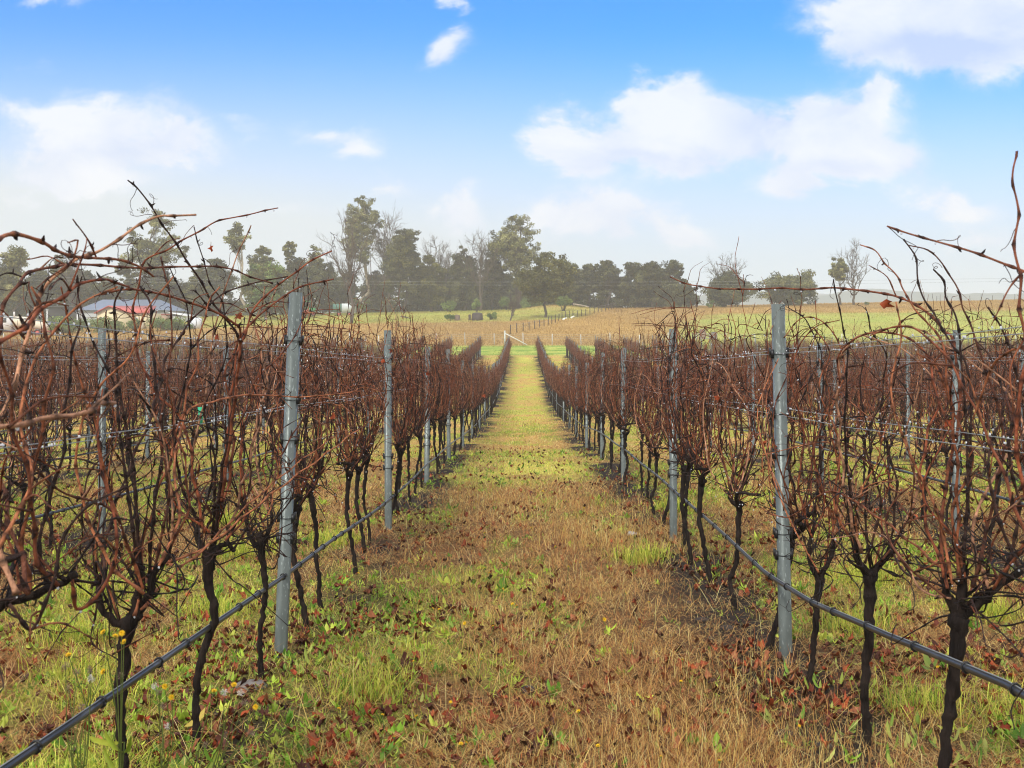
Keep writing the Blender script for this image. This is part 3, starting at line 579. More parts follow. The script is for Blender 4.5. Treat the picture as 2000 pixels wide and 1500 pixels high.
# --- hero vines: canes traced where they stand
def pxc(l, d0, d1):
    """Photo points to places, distance running from d0 to d1 along the cane."""
    n = len(l); return np.array([at(px, py, d0 + (d1 - d0) * i / (n - 1)) for i, (px, py) in enumerate(l)])
HERO = {  # (side, index): (trunk polyline px, arms px, canes [(points, d0, d1, r0, r1, dark)])
 (-1, 0): dict(d=2.75, trunk=[(-75,1720),(-70,1560),(-66,1420),(-60,1300),(-50,1210)], r=.024, arms=[[(-50,1215),(10,1175),(60,1165),(110,1140),(150,1120)],[(-50,1210),(-60,1150),(-70,1110)]],
  canes=[([(60,1160),(10,980),(-25,820),(-20,700),(21,575),(56,535),(119,518),(175,517),(266,523),(350,521),(430,521),(475,535),(528,553)],2.7,4.0,.0062,.0022,0),
   ([(-40,520),(-10,470),(31,458),(80,472),(112,490),(140,500),(182,504),(224,506),(266,518),(300,540)],2.3,3.1,.0052,.0026,0),
   ([(30,1160),(-20,1000),(-10,870),(31,738),(52,665),(63,620),(87,563),(119,528),(154,504),(189,493),(224,472),(266,443),(308,423),(336,422),(385,419)],2.6,3.1,.0068,.0026,0),
   ([(-60,850),(0,835),(42,829),(84,817),(140,812),(175,801),(196,789),(226,787)],1.9,2.3,.0050,.0036,0),
   ([(60,1160),(45,1060),(70,900),(95,760),(100,700),(85,620),(60,560)],2.75,2.75,.0052,.0026,0),
   ([(90,1150),(80,1040),(120,900),(128,800),(140,700),(155,640)],2.8,2.9,.005,.0024,1),
   ([(110,1145),(70,1080),(60,950),(30,850),(15,740),(0,680)],2.7,2.5,.0052,.003,0),
   ([(140,1125),(150,1190),(200,1150),(230,1060),(210,960),(190,860),(200,760)],2.8,3.0,.0048,.0022,0),
   ([(20,1180),(60,1230),(100,1150),(120,1060),(170,990),(250,950)],2.6,2.7,.0045,.002,0),
   ([(-30,1120),(30,1010),(62,930),(40,820),(70,700),(150,600),(230,560)],2.5,3.0,.005,.0022,0),
   ([(-40,700),(30,650),(90,600),(150,560),(200,545),(250,560)],2.3,2.9,.005,.0025,0)]),
 (-1, 1): dict(d=3.57, trunk=[(238,1730),(236,1600),(240,1480),(236,1380),(240,1300),(244,1240),(262,1205)], r=.027, arms=[[(262,1212),(225,1215),(198,1185),(192,1130)],[(262,1208),(290,1160),(300,1120),(330,1085)],[(258,1210),(268,1160),(275,1110)]],
  canes=[([(270,1110),(248,950),(232,830),(226,760),(209,719),(185,675),(168,630),(152,575),(160,540)],3.55,3.5,.0058,.002,1),
   ([(272,1110),(262,930),(240,800),(229,735),(227,665),(224,630),(224,590),(240,560)],3.6,3.6,.006,.0028,1),
   ([(290,1140),(300,1000),(318,860),(305,750),(298,686),(294,640),(293,592),(275,560)],3.6,3.7,.0056,.003,1),
   ([(280,1150),(240,1040),(205,930),(185,820),(150,720),(135,640),(120,560)],3.5,3.2,.0048,.002,0),
   ([(265,1140),(290,1020),(330,900),(360,790),(385,700),(400,610),(430,560)],3.6,3.9,.005,.002,0),
   ([(262,1200),(300,1110),(390,1075),(477,993),(563,919),(650,854)],3.5,4.6,.0046,.002,0),
   ([(275,1190),(340,1120),(433,1045),(533,963),(633,889),(700,838)],3.5,4.7,.0044,.002,0),
   ([(200,1140),(210,1040),(250,920),(300,800),(330,690),(400,600),(470,560),(560,540)],3.5,4.2,.005,.0022,0),
   ([(300,1120),(330,960),(312,850),(330,720),(335,610),(315,500)],3.6,3.5,.0045,.0018,0),
   ([(280,1160),(215,1100),(165,990),(150,870),(190,760),(250,700),(290,600),(340,540)],3.4,3.3,.005,.002,0),
   ([(310,1105),(350,1010),(340,910),(367,805),(420,784),(472,772),(525,772),(595,775),(705,764)],3.5,4.6,.0046,.0018,0),
   ([(195,1150),(180,1250),(230,1290),(243,1330)],3.5,3.5,.003,.0014,1),
   ([(192,1140),(130,1130),(80,1115),(30,1120),(-30,1090)],3.4,2.9,.0045,.003,1),
   ([(268,1120),(220,1000),(120,960),(60,900),(20,800)],3.5,2.9,.0045,.002,0)]),
 (-1, 2): dict(d=4.43, trunk=[(382,1440),(384,1350),(392,1290),(412,1235),(420,1190),(406,1140),(410,1085)], r=.025, arms=[[(410,1090),(385,1050),(392,1010)],[(412,1085),(440,1060),(455,1075)],[(412,1080),(425,1020),(430,980)]],
  canes=[([(420,1040),(432,930),(447,850),(458,760),(470,680),(463,650),(448,632),(416,591),(399,563),(381,532),(357,497),(336,465),(315,434),(301,413),(269,367),(250,352)],4.4,4.0,.0062,.0024,0),
   ([(425,1030),(440,900),(450,790),(462,700),(486,630),(507,588),(546,556),(595,518),(646,490)],4.4,4.6,.006,.0026,0),
   ([(430,1010),(455,880),(441,735),(451,700),(466,668),(490,630),(525,602),(560,574),(602,556),(652,545)],4.45,4.7,.0058,.0028,0),
   ([(400,1040),(380,940),(360,830),(300,760),(270,690),(262,600),(280,520),(297,500),(332,485),(367,464),(416,436),(455,425),(504,415),(543,406)],4.2,4.2,.0056,.002,0),
   ([(430,1000),(450,850),(465,720),(470,650),(455,630),(420,609),(371,591),(325,577),(287,569),(245,565),(192,576)],4.4,3.6,.006,.0032,0),
   ([(395,1020),(375,900),(400,780),(410,690),(430,600),(455,520),(490,440)],4.4,4.5,.005,.002,0),
   ([(390,1030),(350,930),(345,820),(370,700),(365,600),(330,520)],4.4,4.2,.005,.002,1),
   ([(440,1060),(470,960),(500,850),(520,740),(500,640),(520,560)],4.5,4.7,.005,.002,0),
   ([(415,1050),(420,900),(400,800),(440,700),(436,600),(408,545),(378,440)],4.4,4.2,.0046,.0018,1),
   ([(440,1055),(480,1000),(470,880),(490,760),(560,680),(600,610)],4.4,4.9,.0046,.0018,0),
   ([(410,1040),(340,980),(330,880),(300,800),(320,700)],4.3,4.1,.0046,.002,0)]),
 (-1, 3): dict(d=5.40, trunk=[(512,1305),(508,1250),(516,1180),(518,1130),(512,1090),(508,1050)], r=.022, arms=[[(510,1075),(490,1050),(480,1010)],[(510,1070),(530,1020),(528,990)]],
  canes=[([(482,1015),(470,930),(480,820),(510,720),(500,640),(480,600)],5.4,5.2,.005,.002,0),
   ([(525,1000),(500,900),(505,800),(530,700),(520,620),(540,560)],5.4,5.5,.005,.002,0),
   ([(508,1060),(475,1010),(470,990),(500,1080),(535,1110),(550,1040),(548,960)],5.4,5.5,.0036,.0018,1),
   ([(528,995),(545,900),(600,800),(640,700),(655,620)],5.5,6.0,.0048,.002,0),
   ([(485,1010),(450,930),(440,840),(450,740),(470,650)],5.4,5.1,.005,.002,1)]),
 (1, 0): dict(d=2.62, trunk=[(2140,1900),(2140,1700),(2130,1500),(2135,1330)], r=.028, arms=[[(2135,1330),(2080,1200),(2020,1140)]],
  canes=[([(2080,1190),(2040,950),(2010,770),(2000,650),(1994,595),(1991,550),(1985,502),(1985,454),(1986,420),(1985,382),(1979,334),(1982,296)],2.7,2.9,.0058,.0022,0),
   ([(2100,1200),(2120,900),(2100,700),(2060,560),(2000,530),(1958,514),(1910,496),(1868,482),(1796,463),(1731,441)],2.6,3.1,.0056,.0022,0),
   ([(2060,1190),(2010,1000),(1985,860),(2000,720),(2030,600)],2.7,2.7,.0055,.003,0),
   ([(2050,1160),(1990,1010),(1950,900),(1900,790),(1850,700),(1800,650),(1755,637),(1700,655)],2.8,3.3,.005,.002,0),
   ([(2080,1100),(2010,720),(1988,682),(1955,697),(1934,724),(1900,820)],2.7,3.0,.005,.002,0)]),
 (1, 1): dict(d=3.53, trunk=[(1838,1720),(1840,1560),(1848,1440),(1862,1340),(1868,1270),(1874,1205)], r=.031, arms=[[(1874,1210),(1852,1160),(1846,1120)],[(1874,1205),(1915,1175),(1945,1150),(1995,1115)],[(1872,1205),(1878,1150),(1885,1110)]],
  canes=[([(1850,1150),(1838,1050),(1850,930),(1875,800),(1862,670),(1844,646),(1820,619),(1790,595),(1760,583),(1733,574),(1685,568),(1634,562),(1580,565),(1520,563),(1450,565),(1387,562),(1345,555),(1308,541)],3.5,4.7,.0060,.0022,0),
   ([(1870,1130),(1868,900),(1845,700),(1835,655),(1814,634),(1790,610),(1775,580),(1760,559),(1748,535),(1730,514),(1709,490),(1679,478)],3.5,3.9,.0054,.0018,0),
   ([(1880,1120),(1895,900),(1892,730),(1862,679),(1844,646),(1826,616),(1805,586),(1793,544),(1787,502),(1766,467)],3.5,3.7,.005,.0022,1),
   ([(1900,1150),(1935,1000),(1960,850),(1922,712),(1910,679),(1895,631),(1880,601),(1871,565),(1853,535),(1835,508),(1811,487),(1775,480)],3.5,3.6,.0054,.0018,0),
   ([(1878,1140),(1890,950),(1885,800),(1877,700),(1874,655),(1865,613),(1847,580),(1844,550),(1823,526)],3.5,3.6,.005,.0026,1),
   ([(1848,1130),(1810,1020),(1800,900),(1830,780),(1800,680),(1740,650),(1690,655),(1645,680),(1635,760)],3.5,4.1,.005,.002,0),
   ([(1930,1150),(1900,1030),(1960,900),(2000,840),(1960,760),(1880,697),(1835,667),(1805,649),(1760,637),(1682,655)],3.5,4.0,.0052,.002,0),
   ([(1960,1140),(1990,1000),(1970,880),(1990,760),(1960,650),(1930,600)],3.4,3.3,.0052,.0024,0),
   ([(1860,1140),(1830,1000),(1770,870),(1740,760),(1760,660),(1750,590)],3.5,3.7,.0048,.002,0),
   ([(1885,1130),(1860,1000),(1900,900),(1860,800),(1830,720),(1790,690)],3.5,3.6,.005,.002,0),
   ([(1990,1110),(1950,1010),(1930,900),(1960,790),(1935,700),(1900,660)],3.3,3.4,.005,.002,0),
   ([(1940,1150),(2010,1040),(2040,900),(2010,800)],3.3,3.0,.005,.002,0),
   ([(1850,1120),(1780,1060),(1700,1000),(1620,960),(1540,1010),(1480,990)],3.5,4.6,.004,.0018,0),
   ([(1860,1170),(1800,1150),(1740,1060),(1690,1040),(1600,1060)],3.5,4.1,.0035,.0016,0)]),
 (1, 2): dict(d=4.38, trunk=[(1690,1505),(1692,1420),(1688,1340),(1696,1250),(1698,1180),(1700,1125)], r=.029, arms=[[(1700,1128),(1676,1095),(1672,1060)],[(1700,1125),(1730,1090),(1748,1055)]],
  canes=[([(1675,1080),(1660,960),(1650,850),(1655,700),(1649,649),(1637,595),(1628,545)],4.35,4.2,.0052,.002,1),
   ([(1680,1080),(1650,950),(1637,800),(1640,715),(1655,675),(1682,655),(1730,670),(1790,700),(1830,760)],4.3,3.9,.0052,.002,0),
   ([(1740,1060),(1750,940),(1720,820),(1730,700),(1700,640),(1690,600)],4.4,4.3,.005,.002,0),
   ([(1745,1065),(1790,960),(1770,850),(1800,740),(1790,680)],4.4,4.2,.005,.002,0),
   ([(1700,1110),(1690,1000),(1700,880),(1680,760),(1690,690)],4.4,4.4,.005,.002,1),
   ([(1675,1070),(1630,990),(1640,870),(1600,760),(1620,690),(1590,640)],4.4,4.5,.005,.002,0),
   ([(1690,1100),(1720,980),(1690,860),(1740,760),(1760,690)],4.4,4.2,.005,.002,0),
   ([(1740,1070),(1770,1120),(1850,1150),(1950,1230),(2030,1320)],4.3,3.1,.004,.002,0)]),
 (1, 3): dict(d=5.24, trunk=[(1578,1370),(1584,1300),(1592,1230),(1596,1170),(1602,1130)], r=.024, arms=[[(1602,1135),(1580,1090),(1586,1045)],[(1602,1130),(1625,1080),(1628,1040)]],
  canes=[([(1586,1050),(1600,900),(1607,724),(1595,667),(1574,625),(1542,602)],5.2,5.2,.005,.0022,1),
   ([(1586,1050),(1560,950),(1570,850),(1545,740),(1560,680),(1590,640),(1640,625)],5.2,5.1,.005,.002,0),
   ([(1626,1045),(1640,930),(1620,820),(1650,720),(1620,640),(1570,620),(1530,660)],5.2,5.2,.005,.002,0),
   ([(1600,1120),(1540,1010),(1500,900),(1480,800),(1520,700)],5.2,5.6,.0042,.002,0),
   ([(1628,1045),(1660,950),(1650,860),(1690,780)],5.2,5.0,.005,.002,0),
   ([(1586,1050),(1610,980),(1590,880),(1620,780),(1600,700)],5.2,5.2,.005,.002,0)])}
drops = []
for (side, idx), h in HERO.items():
    X = row_x(side, 0); y = (near_l if side < 0 else near_r)[idx]
    v = next(a for a in indiv if a[0] == y and a[1] == side and a[2] == 0)
    h['r'] *= .60; d = h['d']; base = at(*h['trunk'][0], d); base[2] = gz(base[0], base[1]) - .05
    tb = MB(); tp = pxc(h['trunk'], d, d); tp[0] = base; r = h['r']
    gnarl(tb, tp, [r * 1.25, r, r * .92, r * .95, r * 1.05, r * 1.2, r * 1.6], 11)
    apts = []
    for a in h['arms']: apts.append(gnarl(tb, pxc(a, d, d), [r * 1.05, r * .75, r * .55], 8))
    knob(tb, tp[-1], r * 1.5, 8)
    for a in apts:
        for i in rng.integers(1, len(a), 5): knob(tb, a[i], r * .75, 2)
    o = empty('grape_vine', (float(base[0]), float(base[1]), float(gz(base[0], base[1]))), 0, labels[id(v)], 'grapevine', G_V)
    inv = np.array(o.location)
    def loc_(mb):
        mb.V = [q - inv for q in mb.V]; return mb
    obj('trunk', loc_(tb), M['bark'], o)
    def add_cane(pts, r0, r1, dark, nt=3, ns=3):
        r0 *= .85; r1 *= .9
        mb = MB(); c = (CANEC[5] * rng.uniform(.45, .8)) if dark else None
        p = cane(mb, pts, r0, r1, 7, c=c, step=.015)
        for j in range(ns):
            q0 = p[rng.integers(len(p) // 6, len(p) * 3 // 4)]; dd = np.clip([rng.normal(0, .08), rng.normal(0, .13), rng.normal(.02, .07)], -.2, .16)
            cane(mb, [q0, q0 + dd * .5 + (0, 0, .02), q0 + dd + rng.normal(0, .02, 3)], .0026, .0013, 5, step=.02, buds=True, c=CANEC[rng.integers(len(CANEC))] * rng.uniform(.4, 1.0))
        co = obj('cane', loc_(mb), M['cane'], o)
        for j in range(nt):
            tm = MB(); curl(tm, p[rng.integers(len(p) // 3, len(p))], rng.normal(0, 1, 3), rng.uniform(.05, .13), .0012, rng.uniform(.5, 2.0), k=4)
            obj('tendril', loc_(tm), M['cane'], co)
        for q in p[::7]:
            if rng.random() < .45: drops.append(q - (0, 0, r0 + .001))
    for (l, d0, d1, r0, r1, dark) in h['canes']: add_cane(pxc(l, d0, d1), r0 * 1.12, r1 * 1.15, dark, nt=6)
    for i in range(6 if d > 3 else 3):          # more canes between the wires
        a = apts[rng.integers(len(apts))]; st = a[rng.integers(1, len(a))]
        p = rand_cane(st - np.array([0, 0, gz(base[0], base[1])]), rng.uniform(1.2, 1.75), rng.normal(0, .15), rng.uniform(.03, .16), rng.random() < .3)
        add_cane(p + np.array([0, 0, gz(base[0], base[1])]), .0042, .0018, rng.random() < .35, nt=3, ns=4)
    dm = MB()
    for i in range(22):                          # dead twigs and old bunch stems about the head
        a = apts[rng.integers(len(apts))]; st = a[rng.integers(0, len(a))]; dd = np.array([rng.normal(0, .10), rng.normal(0, .20), rng.normal(.08, .16)])
        p = cane(dm, [st, st + dd * .35 + rng.normal(0, .04, 3), st + dd * .7 + rng.normal(0, .05, 3), st + dd + rng.normal(0, .05, 3)], .003, .0012, 4, c=DARKC[rng.integers(3)] * rng.uniform(.8, 1.8), step=.025, buds=False)
        for q in p[::3]:
            e = rng.normal(0, .02, 3); dm.tube([q, q + e], [.0012, .0007], 3, DARKC[0], caps=False)
    obj('dead_twigs', loc_(dm), M['cane'], o)
    h['v'] = id(v)
hero_ids = {h['v'] for h in HERO.values()}
# --- the others: near copies keep separate canes, farther ones trunk and canes
NEARV, MIDV = [], []
def build_proto(seed, separate):
    tb, cs = vine_meshes(seed, 19 if separate else 20, separate, 5 if separate else 4)
    t = make_mesh('trunk', *tb.arrays(), M['bark']); out = []
    if separate:
        for mb, tw in cs: out.append((make_mesh('cane', *mb.arrays(), M['cane']), make_mesh('tendril', *tw.arrays(), M['cane']) if tw else None))
    else:
        a = MB()
        for mb, tw in cs:
            a.add(*mb.arrays())
            if tw: a.add(*tw.arrays())
        out.append((make_mesh('canes', *a.arrays(), M['cane']), None))
    return t, out
NEARV = [build_proto(100 + i, True) for i in range(7)]
MIDV = [build_proto(200 + i, False) for i in range(14)]
for v in indiv_sorted:
    if id(v) in hero_ids: continue
    y, side, k, X = v; near = math.hypot(y, X) < 12
    t, cs = (NEARV if near else MIDV)[rng.integers(7 if near else 14)]
    o = empty('grape_vine', (X, y, float(gz(X, y))), rng.choice([0, math.pi]) + rng.normal(0, .08), labels[id(v)], 'grapevine', G_V)
    s = rng.uniform(.94, 1.06); o.scale = (rng.choice([-1, 1]) * s, rng.uniform(.95, 1.15), rng.uniform(.93, 1.07))
    obj('trunk', t, None, o)
    for cm, tm in cs:
        co = obj('cane' if near else 'canes', cm, None, o)
        if tm: obj('tendril', tm, None, co)
    if y < 11 and k < 2:
        for _ in range(40):
            drops.append(np.array([X + rng.normal(0, .13), y + rng.normal(0, .3), float(gz(X, y)) + rng.uniform(.7, 1.75)]))
# --- the rest of the vineyard as one mass
fm = MB()
for i in range(4):
    keep, rng = rng, np.random.default_rng(300 + i); mb = MB(); hh = .68
    mb.tube(np.array([(0, 0, -.05), (rng.normal(0, .03), rng.normal(0, .03), .3), (0, 0, hh), (0, .02, hh + .08)]), [.03, .026, .034, .03], 4, (.035,.024,.019))
    mb.tube(np.array([(0, -.32, hh + .12), (0, 0, hh), (0, .32, hh + .12)]), [.014, .024, .014], 3, (.04,.026,.02))
    for j in range(26):
        st = np.array([rng.normal(0, .02), rng.uniform(-.4, .4), hh + .1]); H = np.clip(rng.normal(1.62, .18), 1.1, 1.95)
        p = rand_cane(st, H, rng.normal(0, .12), rng.uniform(.02, .17), rng.random() < .3)
        mb.tube(p, np.linspace(.0065, .0035, len(p)), 3, CANEC[rng.integers(len(CANEC))] * rng.uniform(.6, 1.1), caps=False)
        for q in range(3):
            a = p[rng.integers(1, len(p))]; mb.tube([a, a + rng.normal(0, .11, 3) + (0, 0, .03)], [.004, .0025], 3, CANEC[rng.integers(len(CANEC))] * rng.uniform(.5, 1), caps=False)
    fm.parts = getattr(fm, 'parts', []) + [mb.arrays()]; rng = keep
for (y, side, k, X) in rest:
    V, Q, T, C = fm.parts[rng.integers(4)]; sc3 = np.array([rng.choice([-1, 1]) * rng.uniform(.95, 1.1), rng.choice([-1, 1]) * rng.uniform(1.0, 1.15), rng.uniform(.93, 1.06)])
    fm.add(V * sc3 + np.array([X, y, float(gz(X, y))]), Q, T, C * rng.uniform(.5, .85))
tag(obj('distant_vines', fm, M['farcane'], smooth=False), kind='stuff', group='vine rows running on to the far end of the block')

# ------------------------------------------------------------------ trellis posts
PH = 1.875
def post_mesh(H, r, k=20, detail=True):
    mb = MB(); th = np.arange(k) / k * 2 * np.pi
    ri = r * (1 + .0 * th); prof = np.stack([np.cos(th), np.sin(th)], 1)
    g_ = np.exp(-((th - np.pi * 1.5) / .28) ** 2) * .16          # pressed groove down the face
    prof = prof * (r * (1 - g_))[:, None]
    rings = [(prof, -.25), (prof, H), (prof * .93, H), (prof * .93, H - .12)]
    V = np.vstack([np.column_stack([p, np.full(k, z)]) for p, z in rings]); Q = []
    for a in range(3):
        for j in range(k): Q.append((a * k + j, a * k + (j + 1) % k, (a + 1) * k + (j + 1) % k, (a + 1) * k + j))
    mb.add(V, Q=Q, T=[(3 * k, 3 * k + (j + 1) % k, 3 * k + j) if 0 else (3 * k + 0, 3 * k + j, 3 * k + (j + 1) % k) for j in range(1, k - 1)])
    return mb
def clip_mesh():
    mb = MB()
    for s in (-1, 1):
        mb.box(s * .036 - .009, s * .036 + .009, -.016, .016, -.022, .022)
        mb.box(s * .045 - .004, s * .045 + .004, -.010, .024, -.006, .030)
    th = np.linspace(0, 2 * np.pi, 17); mb.tube(np.stack([np.cos(th) * .0365, np.sin(th) * .0365, 0 * th], 1), [.0022] * 17, 4)
    return mb
pm = make_mesh('steel_post', *post_mesh(PH, .034).arrays(), M['zinc']); pm_far = make_mesh('steel_post', *post_mesh(PH, .034, 8).arrays(), M['zinc'])
cm = make_mesh('wire_clip', *clip_mesh().arrays(), M['plastic'], smooth=False)
posts = []
NP = 22
for side in (-1, 1):
    for k in range(0, 19):
        X = row_x(side, k); n = 0
        for i in range(0, NP + 1):
            y = POST0 + PSTEP * i + (rng.normal(0, .08) if i else 0)
            if i == NP: y = ROW_END + .1
            if k == 0 and side < 0 and i == 0: y = 5.90
            if k == 1 and side < 0 and i == 1: y = 10.35
            if k == 0 and i == 1: y = 10.6 if side < 0 else 9.98
            if in_view(X, y, .3): posts.append((y, side, k, X, n)); n += 1
posts.sort(key=lambda a: math.hypot(a[0], a[3]))
G_P = "galvanised steel posts of the vineyard trellis"
farp = MB(); pfV = post_mesh(PH, .034, 6).arrays()
wobble = {}
for q, (y, side, k, X, n) in enumerate(posts):
    lx, ly = (rng.normal(0, .007), rng.normal(0, .007))
    if k == 0 and abs(y - 5.87) < .1: lx = -.030 if side > 0 else .042
    if k == 0: X = X + (0.03 if side > 0 and y < 6.5 else 0)
    z = float(gz(X, y)) - rng.uniform(0, .11) * (y > 12) - (.02 if side > 0 and y < 7 else 0) + (.035 if side < 0 and k == 0 and y < 7 else 0)
    if q < 300:
        dist = math.hypot(y, X)
        o = obj('steel_post', pm if dist < 30 else pm_far, None, loc=(X, y, z)); o.rotation_euler = (ly, lx, rng.uniform(-.4, .4) if dist > 8 else .5)
        tag(o, (f"grey galvanised post, {ORD[n]} in view along the {ORD[k]} vine row {side_name(side)} of the path"), 'vineyard post', G_P)
        if dist < 26:
            for hgt in (1.62, 1.31, 1.10, .69, .58):
                c_ = obj('wire_clip', cm, None, o, loc=(0, 0, hgt)); c_.rotation_euler = (0, 0, -o.rotation_euler[2])
    else:
        V, Q, T, C = pfV; farp.add(V + np.array([X, y, z]), Q, T, C)
if farp.n: tag(obj('distant_posts', farp, M['zinc']), kind='stuff')

# ------------------------------------------------------------------ wires and drip hoses
def along(X, h, y0, y1, step=.6, amp=.012, dx=0.0):
    ys_ = np.arange(y0, y1, step); hh = np.interp(ys_, [a for a, b in h], [b for a, b in h]) if isinstance(h, list) else h
    ph = (ys_ - POST0) / PSTEP; sag = -amp * 4 * (ph % 1) * (1 - ph % 1)
    base = np.interp(ys_, np.arange(0, 110, PSTEP) + (POST0 % PSTEP), [float(gz(X, a)) for a in np.arange(0, 110, PSTEP) + (POST0 % PSTEP)])
    return np.stack([np.full(len(ys_), X + dx), ys_, base + hh + sag], 1)
HL = [(0,.60),(2,.575),(4,.49),(6,.43),(8,.37),(10.5,.31),(16,.25),(26,.28),(110,.3)]
HR = [(0,.68),(3,.65),(4,.55),(5,.47),(6,.44),(9,.47),(20,.45),(110,.4)]
for side in (-1, 1):
    for k in range(0, 5):
        X = row_x(side, k); y0 = max(1.2, abs(X) * 1.9); y1 = 100 if k < 2 else 45
        specs = [(1.625, .038, 'upper'), (1.60, -.038, 'upper'), (1.315, .038, 'middle'), (1.29, -.038, 'middle'), (.70, 0, 'fruiting')]
        if k > 1: specs = [specs[0], specs[2], specs[4]]
        for (h, dx, nm) in specs:
            if k == 0 and nm == 'fruiting': continue
            mb = MB(); p = along(X, h, y0, y1, .5, .015, dx); p[:, 2] += rng.normal(0, .002, len(p)); mb.tube(p, .0016 if k else .0014, 4)
            where = "path side" if dx * side < 0 else "outer side"
            o = tag(obj('trellis_wire', mb, M['wire']), f"thin steel {nm} wire{(', ' + where + ',') if k < 2 and dx else ''} of the {ORD[k]} vine row {side_name(side)} of the path", 'wire', 'trellis wires strung between the posts')
            if k < 2:
                for q in p[::1]:
                    for _ in range(4 if q[1] < 9 else 0): drops.append(q + (0, rng.uniform(0, .5), -.004))
        h = HL if side < 0 else HR
        mb = MB(); p = along(X, h, y0, y1 if k else 100, .25, .0); p[:, 0] += .008 * np.sin(p[:, 1] * .7) + (-side * .035); p[:, 2] += .005 * np.sin(p[:, 1] * 1.9 + k)
        mb.tube(p, .0105, 10)
        o = tag(obj('drip_hose', mb, M['hose']), f"black irrigation hose slung low along the {ORD[k]} vine row {side_name(side)} of the path", 'hose', 'drip irrigation hoses')
        lw = MB(); pw = p + (0, 0, .0122); lw.tube(pw, .0022, 4); obj('support_wire', lw, M['wire'], o)
        if k < 2:
            for yy in np.arange(max(y0, 2), 14, .42):
                yy = yy + rng.normal(0, .07); q = np.array([np.interp(yy, p[:, 1], p[:, a]) for a in range(3)]); th = np.linspace(0, 2 * np.pi, 11)
                cb = MB(); cb.tube(np.stack([q[0] + np.cos(th) * .0142, q[1] + 0 * th + .002 * np.sin(th), q[2] + .002 + np.sin(th) * .0155], 1), [.0038] * 11, 5); obj('hose_clip', cb, M['plastic'], o)
# water drops hanging under canes and wires
ico = bpy.data.meshes.new('tmp')
ph_ = (1 + 5 ** .5) / 2; IV = np.array([(-1,ph_,0),(1,ph_,0),(-1,-ph_,0),(1,-ph_,0),(0,-1,ph_),(0,1,ph_),(0,-1,-ph_),(0,1,-ph_),(ph_,0,-1),(ph_,0,1),(-ph_,0,-1),(-ph_,0,1)]) / math.hypot(1, ph_)
IT = np.array([(0,11,5),(0,5,1),(0,1,7),(0,7,10),(0,10,11),(1,5,9),(5,11,4),(11,10,2),(10,7,6),(7,1,8),(3,9,4),(3,4,2),(3,2,6),(3,6,8),(3,8,9),(4,9,5),(2,4,11),(6,2,10),(8,6,7),(9,8,1)])
db = MB()
for q in drops:
    db.add(IV * rng.uniform(.0022, .0042) * (1, 1, 1.25) + q, T=IT)
wm = bpy.data.materials.new('water'); wm.use_nodes = True; b = wm.node_tree.nodes['Principled BSDF']; b.inputs['Base Color'].default_value = (.95,.97,1,1); b.inputs['Roughness'].default_value = .05; b.inputs['Transmission Weight'].default_value = .55; b.inputs['IOR'].default_value = 1.33
tag(obj('raindrops', db, wm), kind='stuff')

# a few dead leaves still hanging on the canes
for nl_, (px, py, d, s) in enumerate(sorted([(1400,775,6.4,.034),(763,683,8.6,.05),(748,703,8.6,.04),(412,482,4.2,.03),(1733,590,3.7,.035),(1850,820,4.6,.05),(1492,865,5.9,.05),(835,728,11,.05),(945,772,24,.08),(467,615,4.4,.03),(425,655,4.3,.03),(1520,870,5.8,.05),(805,770,10,.05),(650,810,6.6,.05)])):
    q = at(px, py, d); s *= .62; n = 10; th = np.arange(n) / n * 6.283; rad = np.where(np.arange(n) % 2 == 0, 1, .6) * s; mb = MB(); a = rng.random() * 3
    V = [q] + [q + np.array([math.cos(t_) * r_ * math.cos(a) + rng.normal(0, s * .2), math.cos(t_) * r_ * math.sin(a) + rng.normal(0, s * .3), math.sin(t_) * r_ * .8 - s * .3]) for t_, r_ in zip(th, rad)]
    mb.add(V, T=[(0, 1 + j, 1 + (j + 1) % n) for j in range(n)], c=(.26,.05,.015)); mb.tube([q + (0, 0, s), q], [.001, .001], 3, (.1,.04,.02))
    o = obj('hanging_leaf', mb, M['litter'], smooth=False)
    rown = "left" if px < 1022 else "right"
    tag(o, f'shrivelled rust-red leaf hanging on a bare cane, {ORD[nl_]} counted from the left', 'leaf', 'last dead leaves hanging on the canes')

# ------------------------------------------------------------------ trees
EUC = [(.13,.135,.04),(.20,.20,.065),(.07,.075,.026),(.28,.27,.11)]
OLIVE = [(.10,.10,.024),(.14,.135,.034),(.07,.07,.02)]
DARKG = [(.065,.07,.026),(.11,.115,.042),(.035,.04,.017)]
BRIGHT = [(.14,.20,.045),(.18,.24,.06),(.10,.16,.035)]
def leaves_at(mb, cen, rad, n, size, pal, flat=.62):
    c0 = np.array(pal[rng.integers(len(pal))]) * rng.uniform(.75, 1.3)
    d = rng.normal(0, 1, (n, 3)); d /= np.linalg.norm(d, axis=1)[:, None]; rr = rng.random(n) ** .45
    p = cen + d * rr[:, None] * rad * np.array([1, 1, flat])
    a = rng.normal(0, 1, (n, 3)); a /= np.linalg.norm(a, axis=1)[:, None]; b = np.cross(a, rng.normal(0, 1, (n, 3))); b /= np.linalg.norm(b, axis=1)[:, None] + 1e-9
    s = size * rng.uniform(.6, 1.4, n)[:, None]; a = a * s; b = b * s * .45
    V = np.stack([p - a, p + b, p + a, p - b], 1).reshape(-1, 3); k = np.arange(n)[:, None] * 4
    c = c0[None] * rng.uniform(.7, 1.35, (n, 1)); mb.add(V, Q=np.hstack([k, k + 1, k + 2, k + 3]), c=np.repeat(c, 4, 0))
